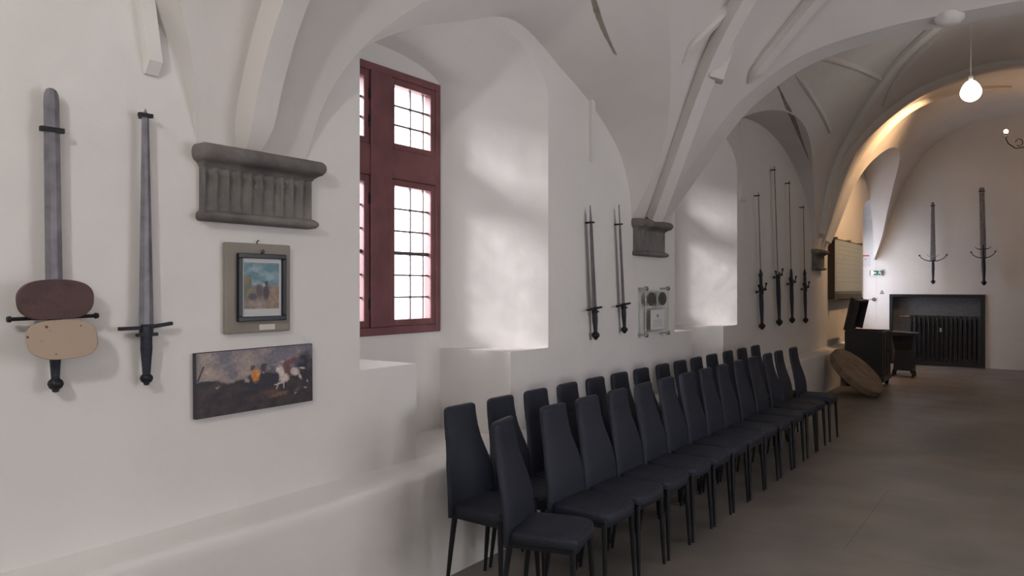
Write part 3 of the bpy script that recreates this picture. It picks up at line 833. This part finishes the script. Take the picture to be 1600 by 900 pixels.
# canvas print of a cavalry fight
ya, z_a = on_wall(307, 654, .03); yb, z_b = on_wall(489, 624, .03); _, z_c = on_wall(307, 549, .03); _, z_d = on_wall(489, 536, .03)
cw = yb - ya; cz0 = (z_a + z_b) / 2; chh = ((z_c + z_d) / 2) - cz0
root = thing('canvas_print', 'dark canvas print of a cavalry skirmish with white horses, lowest picture under the large corbel', 'picture', (0, (ya + yb) / 2, cz0), (0, 0, PI / 2))
tl = math.atan2(z_b - z_a, cw)
root.rotation_euler = (0, -tl, PI / 2)
bm = NB(); box(bm, -cw / 2, cw / 2, -.028, -.004, 0, chh); o = obj('stretched_canvas', bm, mat('dark_canvas_edge', (.05, .045, .055), .7), root)
obj('printed_scene', panel_paint(cw - .004, chh - .004, 200, 104, battle, -.0290), M['paint'], root, loc=(0, 0, .002))

# framed print on grey board
ya, z0 = on_wall(351, 519, .02); yb, z1 = on_wall(452, 516, .02); _, zt0 = on_wall(355, 377, .02); _, zt1 = on_wall(453, 381, .02)
w = yb - ya; h = (zt0 + zt1) / 2 - (z0 + z1) / 2; zb = (z0 + z1) / 2
root = thing('framed_print', 'small framed print with blue sky in a black frame on a grey board', 'picture', (0, (ya + yb) / 2, zb), (0, 0, PI / 2))
bm = NB(); box(bm, -w / 2, w / 2, -.03, -.003, 0, h); bevel(obj('backing_board', bm, M['board'], root), .006)
fa, f0 = on_wall(371, 501, .04); fb, _ = on_wall(446, 497, .04); _, f1 = on_wall(371, 393, .04)
fw = fb - fa; fz0 = f0 - zb; fh = f1 - f0; fc = (fa + fb) / 2 - (ya + yb) / 2
bm = NB(); e = .022
for q in ((-fw/2, fw/2, 0, e), (-fw/2, fw/2, fh - e, fh), (-fw/2, -fw/2 + e, e, fh - e), (fw/2 - e, fw/2, e, fh - e)): box(bm, q[0], q[1], -.05, -.031, q[2], q[3])
fr = obj('black_frame', bm, M['frameblack'], root, loc=(fc, 0, fz0)); bevel(fr, .003)
bm = panel_paint(fw - 2 * e + .004, fh - 2 * e + .004, 60, 90, print_fn, -.038); obj('printed_sheet', bm, M['paint'], root, loc=(fc, 0, fz0 + e - .002))
bm = NB(); box(bm, fc - .01, fc + .075, -.034, -.0305, fz0 - .042, fz0 - .017); obj('caption_card', bm, M['paper2'], root)
bm = NB(); tube(bm, [(fc, -.036, fz0 + fh - .004), (fc + .008, -.045, fz0 + fh + .012), (fc, -.05, fz0 + fh + .018), (fc - .008, -.045, fz0 + fh + .012), (fc, -.036, fz0 + fh - .002)], .0025, 6)
tube(bm, [(0, -.004, h - .01), (0, -.012, h + .012), (.004, -.02, h + .016)], .003, 6); obj('hanging_hook', bm, M['iron'], root)

# clear plaque with two oval portraits
def plaque():
    off = .07
    ya, z0 = on_wall(1007, 520, off); yb, z1 = on_wall(1043, 517, off); _, zt = on_wall(1007, 451, off)
    w = yb - ya; h = zt - z0
    root = thing('clear_plaque', 'clear plaque on metal studs with two oval portraits and a pale certificate', 'plaque', (0, (ya + yb) / 2, z0), (0, 0, PI / 2))
    bm = NB(); box(bm, -w/2, w/2, -off - .006, -off, 0, h); bevel(obj('clear_panel', bm, M['acrylic'], root), .002)
    bm = NB()
    e = .012
    for (x0, x1, z0_, z1_) in ((-w/2, w/2, 0, e), (-w/2, w/2, h - e, h), (-w/2, -w/2 + e, e, h - e), (w/2 - e, w/2, e, h - e), (-.006, .006, h * .6, h - e), (-w/2 + e, w/2 - e, h * .6 - .006, h * .6 + .006)):
        box(bm, x0, x1, -off - .012, -off - .006, z0_, z1_)
    obj('rim', bm, M['greypaper'], root)
    for s in (-1, 1):
        bm = NB(); prism(bm, [(s * w * .24 + w * .17 * math.cos(t * PI / 12), h * .79 + h * .155 * math.sin(t * PI / 12)) for t in range(24)], -off - .010, -off - .0062)
        obj('oval_portrait', bm, M['darkoval'], root)
    bm = NB(); box(bm, -w * .28, w * .30, -off - .012, -off - .0062, h * .08, h * .54)
    ct = obj('certificate', bm, M['paper'], root)
    bm = NB(); box(bm, -w * .04, w * .05, -off - .0128, -off - .012, h * .36, h * .43)
    for k in range(5): box(bm, -w * .2, w * .2, -off - .0126, -off - .012, h * (.15 + .035 * k), h * (.157 + .035 * k))
    obj('printed_lines', bm, mat('grey_ink', (.25, .25, .25), .8), ct)
    for sx in (-1, 1):
        for zz in (-.01, h + .012):
            bm = NB(); x = sx * (w/2 - .015)
            lathe(bm, [(.010, 0), (.010, off + .008), (.022, off + .008), (.022, off + .02), (.014, off + .026)], 10, Matrix.Translation((x, -.001, zz)) @ Matrix.Rotation(PI / 2, 4, 'X'))
            box(bm, x - .018, x + .018, -off - .012, -off + .004, min(zz, zz - sx * 0) - .02, zz + .02)
            obj('wall_stud', bm, M['chrome'], root, smooth=40)
plaque()

# big document panel near the end
def docpanel():
    ya, z0 = on_wall(1299, 466, .06); yb, _ = on_wall(1342, 462, .06); _, zt = on_wall(1299, 370, .06)
    w = yb - ya; h = zt - z0; off = .13
    root = thing('document_panel', 'large glazed document panel with dark side edge on the warm lit wall', 'panel', (0, (ya + yb) / 2, z0), (0, 0, PI / 2))
    bm = NB(); box(bm, -w/2, w/2, -off + .02, -.003, 0, h); bevel(obj('dark_case', bm, mat('dark_case_wood', (.035, .02, .016), .6), root), .005)
    bm = NB(); box(bm, -w/2 + .02, w/2 - .02, -off + .015, -off + .0202, .14, h - .02)
    dd = obj('old_document', bm, M['greypaper'], root)
    bm = NB()
    for k in range(9): box(bm, -w/2 + .2, w/2 - .2, -off + .0142, -off + .015, .3 + .08 * k, .306 + .08 * k)
    obj('handwriting', bm, mat('faded_ink', (.34, .34, .33), .8), dd)
    bm = NB(); box(bm, -w/2 + .02, w/2 - .02, -off + .0151, -off + .0202, .005, .135); obj('lower_strip', bm, mat('grey_strip', (.14, .135, .12), .7), root)
    bm = NB(); box(bm, -w/2 - .002, w/2 + .002, -off, -off + .006, .002, h - .002); obj('glass_cover', bm, M['acrylic'], root)
    for x in (-w/2 + .08, 0, w/2 - .08):
        for zz in (.0, h):
            bm = NB(); box(bm, x - .035, x + .035, -off - .012, -.004, zz - .022, zz + .022); bevel(obj('clip', bm, M['brass'], root), .006)
docpanel()

# ================================================================= CHAIRS
def chair_meshes():
    P = {}
    # back: wide at the seat, waisted to a narrow top, S-curved
    prof = []  # v, z, halfwidth, xcentre, thickness
    hw = [(0, .188), (.14, .193), (.34, .190), (.50, .176), (.66, .146), (.82, .134), (.95, .128), (1, .126)]
    xc = [(0, .088), (.15, .092), (.35, .083), (.55, .056), (.75, .022), (.9, .006), (1, .0)]
    def sm(tab, v): return .5 * interp(tab, v) + .25 * interp(tab, max(0, v - .07)) + .25 * interp(tab, min(1, v + .07))
    bm = NB(); rings = []
    vs = [i / 44 for i in range(45)]
    seams = [.58, .70, .82]
    Z0, Z1 = .40, .985
    for v in vs + ['c1', 'c2', 'c3']:
        if v == 'c1': vv, k, dz, tk = 1, .985, .010, 1.0
        elif v == 'c2': vv, k, dz, tk = 1, .93, .020, .8
        elif v == 'c3': vv, k, dz, tk = 1, .80, .026, .45
        else: vv, k, dz, tk = v, 1, 0, 1
        w = sm(hw, vv) * k; x = sm(xc, vv); t = .021 * tk
        z = Z0 + (Z1 - .026 - Z0) * vv + dz
        for s in seams: t -= .0035 * math.exp(-((vv - s) / .010) ** 2)
        if vv < .06: t *= .75 + vv * 4
        ring = []
        for q in range(20):
            a = 2 * PI * q / 20; c, s_ = math.cos(a), math.sin(a)
            ring.append((x + t * math.copysign(abs(c) ** .6, c) + (.003 * math.cos(s_ * 2) if c > 0 else 0), w * math.copysign(abs(s_) ** .35, s_), z))
        rings.append(ring)
    loft(bm, rings); P['backrest'] = bm
    # seat pad
    bm = NB(); rings = []
    for (k, z) in ((.93, .425), (.985, .430), (1, .442), (1, .458), (.985, .470), (.95, .478), (.88, .482), (.5, .486)):
        ring = []
        for q in range(36):
            a = 2 * PI * q / 36; c, s_ = math.cos(a), math.sin(a)
            x = .262 + .186 * k * math.copysign(abs(c) ** .42, c); wd = .186 + .006 * (c)
            ring.append((x, wd * k * math.copysign(abs(s_) ** .38, s_), z - .012 * max(0, c) ** 4 * (k > .8)))
        rings.append(ring)
    loft(bm, rings); P['seat'] = bm
    bm = NB(); box(bm, .095, .43, -.160, .160, .395, .428); P['seat_frame'] = bm
    for nm, (x0, y0, x1, y1) in {'leg_fl': (.415, -.150, .432, -.168), 'leg_fr': (.415, .150, .432, .168), 'leg_bl': (.098, -.148, .050, -.165), 'leg_br': (.098, .148, .050, .165)}.items():
        bm = NB(); tube(bm, [(x0, y0, .42), (x0 + (x1 - x0) * .5, y0 + (y1 - y0) * .5, .22), (x1, y1, 0.001)], [.0165, .0135, .0095], 10); P[nm] = bm
    return P
def first_chair():
    P = chair_meshes()
    root = thing('dining_chair', '', 'chair')
    bo = obj('backrest', P['backrest'], M['blackfab'], root, smooth=55)
    obj('seat', P['seat'], M['blackfab'], root, smooth=50)
    bevel(obj('seat_frame', P['seat_frame'], M['blackleg'], root), .004)
    for k in ('leg_fl', 'leg_fr', 'leg_bl', 'leg_br'): obj('leg', P[k], M['blackleg'], root, smooth=60)
    return root
CH0 = first_chair(); used = [False]
def place_chair(x, y, rz, label, group):
    if not used[0]: r = CH0; used[0] = True
    else:
        r = CH0.copy(); COL.objects.link(r)
        for ch in list(CH0.children):
            c = ch.copy(); COL.objects.link(c); c.parent = r
    r.location = (x, y, 0); r.rotation_euler = (0, 0, rz)
    r['label'] = label; r['group'] = group
    return r
ordn = ['nearest', 'second', 'third', 'fourth', 'fifth', 'sixth', 'seventh', 'eighth', 'ninth', 'tenth', 'eleventh', 'twelfth', 'thirteenth', 'farthest']
backpx = [(724, 630), (778, 615), (836, 604), (886, 595), (931, 585), (968, 578), (1000, 573), (1037, 565), (1061, 560), (1087, 555), (1112, 550), (1137, 545), (1159, 541), (1180, 537)]
frontpx = [(865, 625), (917, 613), (968, 602), (1003, 593), (1040, 584), (1071, 577), (1104, 572), (1125, 565), (1153, 560), (1176, 555), (1199, 549), (1216, 545), (1239, 543)]
XB, XF = .265, .695
def ys(pxs, X, mn):
    out = []
    for p in pxs: out.append(on_wall(p[0], p[1], X)[0])
    for _ in range(200):
        for i in range(len(out) - 1):
            g = out[i + 1] - out[i]
            if g < mn: out[i] -= (mn - g) / 2; out[i + 1] += (mn - g) / 2
    return out
yb_ = ys(backpx, XB, .389); yf_ = ys(frontpx, XF, .389)
for i, y in enumerate(yb_):
    lab = ('black high-backed chair against the plinth, %s of the back row from the camera' % ordn[i]) if i else 'black high-backed chair at the near end of the back row, beside the plinth'
    place_chair(XB, y, R(random.uniform(-1.0, 1.0)) if i else R(-2), lab, 'black high-backed chairs in the back row')
place_chair(.735, 3.03, R(14), 'black high-backed chair turned slightly towards the camera, nearest of the front row', 'black high-backed chairs in the front row')
for i, y in enumerate(yf_):
    lab = 'black high-backed chair, %s of the front row from the camera' % ordn[i + 1]
    if i == 12: lab = 'black high-backed chair standing a little apart at the far end of the front row'
    place_chair(XF, y, R(random.uniform(-.8, .8)), lab, 'black high-backed chairs in the front row')

# ================================================================= FAR END
# chest with open lid
root = thing('wooden_chest', 'black wooden chest with its lid standing open, before the end wall', 'chest', (.27, 13.4, 0))
bm = NB(); w_, l_, hh = .58, .80, .93; t = .03
box(bm, 0, w_, 0, t, .14, hh); box(bm, 0, w_, l_ - t, l_, .14, hh); box(bm, 0, t, t, l_ - t, .14, hh); box(bm, w_ - t, w_, t, l_ - t, .14, hh); box(bm, t, w_ - t, t, l_ - t, .14, .2)
box(bm, -.0, w_ + .02, -.02, l_ + .02, .10, .17)
bevel(obj('chest_body', bm, M['blackwood'], root), .006)
for x in (.02, w_ - .09):
    for y in (0, l_ - .08):
        bm = NB(); loft(bm, [[(x + .01, y + .01, 0), (x + .06, y + .01, 0), (x + .06, y + .06, 0), (x + .01, y + .06, 0)], [(x, y, .105), (x + .08, y, .105), (x + .08, y + .08, .105), (x, y + .08, .105)]]); obj('foot', bm, M['blackwood'], root)
bm = NB(); mx = Matrix.Translation((0.0, 0, hh + .01)) @ Matrix.Rotation(R(12), 4, 'Y')
box(bm, -.02, .03, -.01, l_ + .01, 0, .56, mx); box(bm, .03, .13, -.01, .02, 0.03, .54, mx); box(bm, .03, .13, l_ - .02, l_ + .01, 0.03, .54, mx); box(bm, .03, .13, .02, l_ - .02, .50, .54, mx)
bevel(obj('lid', bm, M['blackwood'], root), .006)
bm = NB()
for k in range(3): box(bm, w_ - .001, w_ + .012, .1 + .28 * k, .14 + .28 * k, .2, .9)
obj('iron_strap', bm, M['iron'], root)
bm = NB(); tube(bm, [(w_ + .004, l_ * .5, .62), (w_ + .04, l_ * .5 - .05, .56), (w_ + .045, l_ * .5, .53), (w_ + .04, l_ * .5 + .05, .56), (w_ + .004, l_ * .5, .62)], .007, 6); obj('ring_handle', bm, M['iron'], root)

# small dark stand behind it
root = thing('iron_stand', 'small dark iron stand with flared top, between the chest and the radiator', 'stand', (.66, 15.3, 0))
bm = NB(); prism(bm, [(-.02, .78), (.06, .74), (.42, .78), (.47, .82), (.02, .84)], 0, .4); bevel(obj('top_plate', bm, M['cast'], root), .01)
bm = NB(); loft(bm, [[(.06, .04, .12), (.40, .04, .12), (.40, .36, .12), (.06, .36, .12)], [(.09, .06, .5), (.37, .06, .5), (.37, .34, .5), (.09, .34, .5)], [(.05, .03, .745), (.40, .03, .765), (.40, .37, .765), (.05, .37, .745)]]); obj('body', bm, M['cast'], root)
for x in (.08, .36):
    for y in (.06, .34):
        bm = NB(); tube(bm, [(x, y, .13), (x + (.03 if x > .2 else -.03), y, .05), (x + (.02 if x > .2 else -.02), y, .001)], [.03, .02, .025], 8); obj('foot', bm, M['iron'], root)

# round millstone leaning on the plinth
root = thing('millstone', 'round tan stone disc leaning against the foot of the wall, before the chest', 'stone disc')
bm = NB(); rr = .45; th = .13
lathe(bm, [(.03, -th / 2 + .01), (.055, -th / 2), (rr - .02, -th / 2), (rr, -th / 2 + .02), (rr, th / 2 - .02), (rr - .02, th / 2), (.055, th / 2), (.03, th / 2 - .01)], 56)
obj('disc', bm, M['sandstone'], root, smooth=40)
bm = NB(); tube(bm, [(rr * .5 * math.cos(t * PI / 20), rr * .5 * math.sin(t * PI / 20), th / 2) for t in range(41)], .006, 6, cap=False); obj('carved_ring', bm, M['sandstone'], root, smooth=60)
ang = R(43)
dn = th / 2
root.rotation_euler = (0, ang, R(-12))
root.location = (.66, 12.3, rr * math.sin(ang) + dn * math.cos(ang) + .002)

# radiator recess
x0, x1, z0, z1 = FP
root = thing('recess_frame', 'black metal frame around the radiator recess in the end wall', 'frame', (x0, Y_END, 0))
w = x1 - x0; bm = NB()
box(bm, -.005, .06, -.03, .02, 0, z1 + .01); box(bm, w - .075, w + .005, -.03, .02, 0, z1 + .01); box(bm, .06, w - .075, -.03, .02, z1 - .05, z1 + .01); box(bm, .06, w - .075, -.03, .02, 0, .07)
bevel(obj('outer_frame', bm, M['cast'], root), .004)
m = mat('pierced_metal', (.09, .09, .10), .5, .3)
nt = m.node_tree; b_ = nt.nodes['Principled BSDF']; tc = nt.nodes.new('ShaderNodeTexCoord'); vo = nt.nodes.new('ShaderNodeTexVoronoi'); vo.inputs['Scale'].default_value = 34; vo.inputs['Randomness'].default_value = .25
rp = nt.nodes.new('ShaderNodeValToRGB'); rp.color_ramp.elements[0].color = (.008, .008, .012, 1); rp.color_ramp.elements[1].color = (.15, .15, .16, 1); rp.color_ramp.elements[0].position = .33; rp.color_ramp.elements[1].position = .45
nt.links.new(tc.outputs['Object'], vo.inputs['Vector']); nt.links.new(vo.outputs['Distance'], rp.inputs['Fac']); nt.links.new(rp.outputs['Color'], b_.inputs['Base Color'])
bm = NB(); box(bm, .01, w - .01, D - .03, D - .01, .0, z1 - .01); box(bm, .008, .022, .02, D - .03, 0, z1 - .01); box(bm, w - .022, w - .008, .02, D - .03, 0, z1 - .01); box(bm, .022, w - .022, .02, D - .03, z1 - .03, z1 - .012)
for v in bm.verts: v.co.x += x0; v.co.y += Y_END
struct('trim_24', bm, m)
root = thing('radiator', 'black cast iron column radiator standing inside the end wall recess', 'radiator', (x0 + .36, Y_END + .06, 0.0))
NC = 15
for k in range(NC):
    bm = NB(); x = .045 + k * .085
    for yy in (.03, .13):
        tube(bm, [(x, yy, .12), (x, yy, 1.04)], .021, 8)
    loft(bm, [[(x - .026, .0, z), (x + .026, .0, z), (x + .026, .16, z), (x - .026, .16, z)] for z in (1.0, 1.06)]); loft(bm, [[(x - .026, .0, z), (x + .026, .0, z), (x + .026, .16, z), (x - .026, .16, z)] for z in (.10, .16)])
    obj('radiator_column', bm, M['cast'], root, smooth=50)
for x in (.045, .045 + (NC - 1) * .085):
    bm = NB(); box(bm, x - .02, x + .02, .02, .14, 0, .105); obj('foot', bm, M['cast'], root)
bm = NB(); tube(bm, [(.03, .08, 1.03), (-.16, .08, 1.03), (-.18, .08, 1.03)], [.014, .014, .03], 8); obj('valve', bm, M['chrome'], root, smooth=40)
bm = NB(); box(bm, .58, .63, -.012, 0, .72, .80); obj('badge', bm, M['chrome'], root)

# signs on the end wall
def end_item(px0, px1, py0, py1, name, label, cat, m, t=.02):
    a, zb = on_end(px0, py1); b, zt = on_end(px1, py0)
    root = thing(name, label, cat, ((a + b) / 2, Y_END - .001, zb))
    bm = NB(); box(bm, -(b - a) / 2, (b - a) / 2, -t, 0, 0, zt - zb); obj('panel', bm, m, root)
    return root, b - a, zt - zb
root, w, h = end_item(1360, 1379, 420.5, 428.5, 'exit_sign', 'small green emergency exit sign with white arrow on the end wall', 'sign', M['white'], .05)
bm = NB(); box(bm, -w/2 + .07, w/2 - .012, -.054, -.0501, .006, h - .006)
fg = obj('green_field', bm, M['green'], root)
bm = NB(); zc = h / 2; ax = -.035
prism(bm, [(ax - .04, zc), (ax, zc + .035), (ax, zc + .013), (ax + .04, zc + .013), (ax + .04, zc - .013), (ax, zc - .013), (ax, zc - .035)], -.0556, -.0541)
obj('arrow', bm, M['white'], fg)
bm = NB(); fx = .075; y0_, y1_ = -.0556, -.0541
prism(bm, [(fx + .014 * math.cos(t * PI / 5), zc + .036 + .009 * math.sin(t * PI / 5)) for t in range(10)], y0_, y1_)
prism(bm, [(fx - .012, zc + .02), (fx + .012, zc + .024), (fx + .022, zc - .006), (fx + .006, zc - .01)], y0_, y1_)
prism(bm, [(fx + .004, zc - .004), (fx + .022, zc - .004), (fx + .04, zc - .04), (fx + .028, zc - .042)], y0_, y1_)
prism(bm, [(fx + .006, zc - .006), (fx - .022, zc - .026), (fx - .03, zc - .018), (fx - .002, zc + .002)], y0_, y1_)
prism(bm, [(fx - .012, zc + .02), (fx - .034, zc + .006), (fx - .03, zc), (fx - .006, zc + .012)], y0_, y1_)
obj('running_figure', bm, M['white'], fg)
bm = NB(); box(bm, -w/2 - .004, -w/2 + .012, -.052, 0, 0, h); box(bm, w/2 - .01, w/2 + .004, -.052, 0, 0, h); obj('end_cap', bm, mat('grey_cap', (.12, .12, .13), .5), root)
root, w, h = end_item(1348.5, 1360, 397.5, 415, 'notice', 'white notice with red top edge above the green exit sign', 'notice', M['paper'], .006)
bm = NB(); box(bm, -w/2 - .02, w/2 - .02, -.010, -.0062, h - .012, h + .012); obj('red_strip', bm, M['red'], root)
bm = NB(); box(bm, -w * .25, -w * .05, -.0075, -.0061, h * .62, h * .75); obj('printed_mark', bm, mat('grey_mark', (.3, .3, .33), .8), root)
a, zb = on_end(1374.6, 457.2); b, zt = on_end(1381.8, 451)
tw = b - a
root = thing('warning_triangle', 'small black triangular warning sticker on the white wall left of the radiator recess', 'sticker', ((a + b) / 2, Y_END - .001, zb))
bm = NB(); prism(bm, [(-tw/2, 0), (tw/2, 0), (0, zt - zb)], -.004, 0); fo = obj('black_triangle', bm, mat('sticker_black', (.03, .03, .03), .6), root)
bm = NB(); prism(bm, [(-tw * .30, .015), (tw * .30, .015), (0, (zt - zb) * .76)], -.0052, -.0041); fi = obj('pale_centre', bm, M['paper'], root)
bm = NB(); box(bm, -.006, .006, -.0062, -.0053, .02, .055); obj('mark', bm, fo.data.materials[0], fi)
a, z = on_end(1366, 466)
root = thing('wall_ring', 'small dark ring fixture on the end wall above the open chest lid', 'ring', (a, Y_END - .001, z))
bm = NB(); tube(bm, [(.028 * math.cos(t * PI / 8), -.03, .028 * math.sin(t * PI / 8)) for t in range(17)], .010, 8, cap=False); obj('ring', bm, M['iron'], root, smooth=60)
bm = NB(); tube(bm, [(-.028, 0, 0), (-.032, -.03, 0), (-.10, -.03, .004)], .006, 6); obj('pin', bm, M['iron'], root)

# round blank cover in the near vault foot
Y, z = on_wall(478, 125)
root = thing('cover_plate', 'small round painted cover plate on the wall above the large corbel', 'cover plate', (.0, Y, z), (0, 0, PI / 2))
bm = NB(); lathe(bm, [(.04, 0), (.042, .006), (.034, .012), (.01, .014)], 20, Matrix.Rotation(PI / 2, 4, 'X')); obj('disc', bm, M['plaster'], root, smooth=50)

# ================================================================= LAMPS
def pendant(loc, ztop, label, col, st, r=.055, visible=True):
    root = thing('pendant_lamp', label, 'lamp', loc)
    bm = NB(); bmesh.ops.create_uvsphere(bm, u_segments=20, v_segments=14, radius=r)
    for v in bm.verts:
        if v.co.z > 0: v.co.z *= 1.25; v.co.x *= 1 - .25 * v.co.z / r * .6; v.co.y *= 1 - .25 * v.co.z / r * .6
    obj('bulb', bm, emit('lit_bulb', col, st), root, smooth=180)
    bm = NB(); lathe(bm, [(.022, r * 1.1), (.024, r * 1.1 + .06), (.012, r * 1.1 + .075)], 12); obj('socket', bm, M['white'], root, smooth=40)
    bm = NB(); tube(bm, [(0, 0, r * 1.1 + .07), (0, 0, ztop - loc[2])], .006, 6); obj('cord', bm, M['white'], root)
    bm = NB(); lathe(bm, [(.05, ztop - loc[2] - .03), (.05, ztop - loc[2] + .02)], 14); obj('ceiling_rose', bm, M['white'], root, smooth=40)
    return root
pendant((2.30, 10.1, 3.93), 4.93, 'lit white bulb hanging on a cord from the middle vault', (1, .95, .88), 17, r=.11)
pendant((2.3, -1.3, 3.2), 4.0, 'added white bulb hanging unseen behind the camera, nearest of the pendants', (1, .98, .95), 370, r=.09)  # out-of-view bulb added to light the near bays from behind
# iron chandelier, mostly beyond the right edge of the photograph
root = thing('chandelier', 'wrought iron chandelier with warm bulbs, half cut off at the right edge', 'chandelier', (2.83, 15.2, 4.16))
bm = NB(); tube(bm, [(0, 0, -.15), (0, 0, 1.0)], .015, 8); lathe(bm, [(.01, -.2), (.05, -.16), (.03, -.1), (.05, 0), (.015, .06)], 12); obj('stem', bm, M['iron'], root, smooth=50)
for k in range(3):
    a = R(215) + k * PI * 2 / 3; ca, sa = math.cos(a), math.sin(a)
    bm = NB(); tube(bm, [(ca * r, sa * r, z) for r, z in ((.02, -.05), (.12, -.14), (.26, -.16), (.38, -.08), (.42, .0), (.42, .03))], .009, 7)
    tube(bm, [(ca * (.2 + .06 * math.cos(q)), sa * (.2 + .06 * math.cos(q)), -.06 + .06 * math.sin(q)) for q in [i * .6 for i in range(10)]], .007, 6)
    lathe(bm, [(.012, .03), (.04, .035), (.02, .05), (.018, .09)], 10, Matrix.Translation((ca * .42, sa * .42, 0)))
    arm = obj('arm', bm, M['iron'], root, smooth=50)
    bm = NB(); bmesh.ops.create_uvsphere(bm, u_segments=14, v_segments=10, radius=.032, matrix=Matrix.Translation((ca * .42, sa * .42, .125)))
    obj('bulb', bm, emit('warm_bulb', (1, .60, .27), 70), arm, smooth=180)

# unseen lamp and spot added behind the far arch to warm the last bay
root = thing('added_arch_lamp', 'added warm bulb in an iron cup, hidden behind the far arch to light the last vault', 'lamp', (2.15, 13.5, 5.0))
bm = NB(); bmesh.ops.create_uvsphere(bm, u_segments=14, v_segments=10, radius=.035); obj('bulb', bm, emit('added_arch_bulb', (1, .62, .31), 60), root, smooth=180)
bm = NB(); lathe(bm, [(.02, .032), (.026, .045), (.018, .065), (.008, .12)], 10); obj('holder', bm, M['iron'], root, smooth=40)

l = bpy.data.lights.new('added_arch_spot', 'SPOT'); l.energy = 420; l.color = (1, .62, .31); l.spot_size = R(86); l.spot_blend = 1.0; l.shadow_soft_size = .04  # added spotlight throwing warm light onto the left wall
o = bpy.data.objects.new('added_arch_spot', l); COL.objects.link(o); o.location = (2.12, 13.56, 4.95)
o.rotation_euler = (Vector((0, 14.9, 2.5)) - o.location).to_track_quat('-Z', 'Y').to_euler()
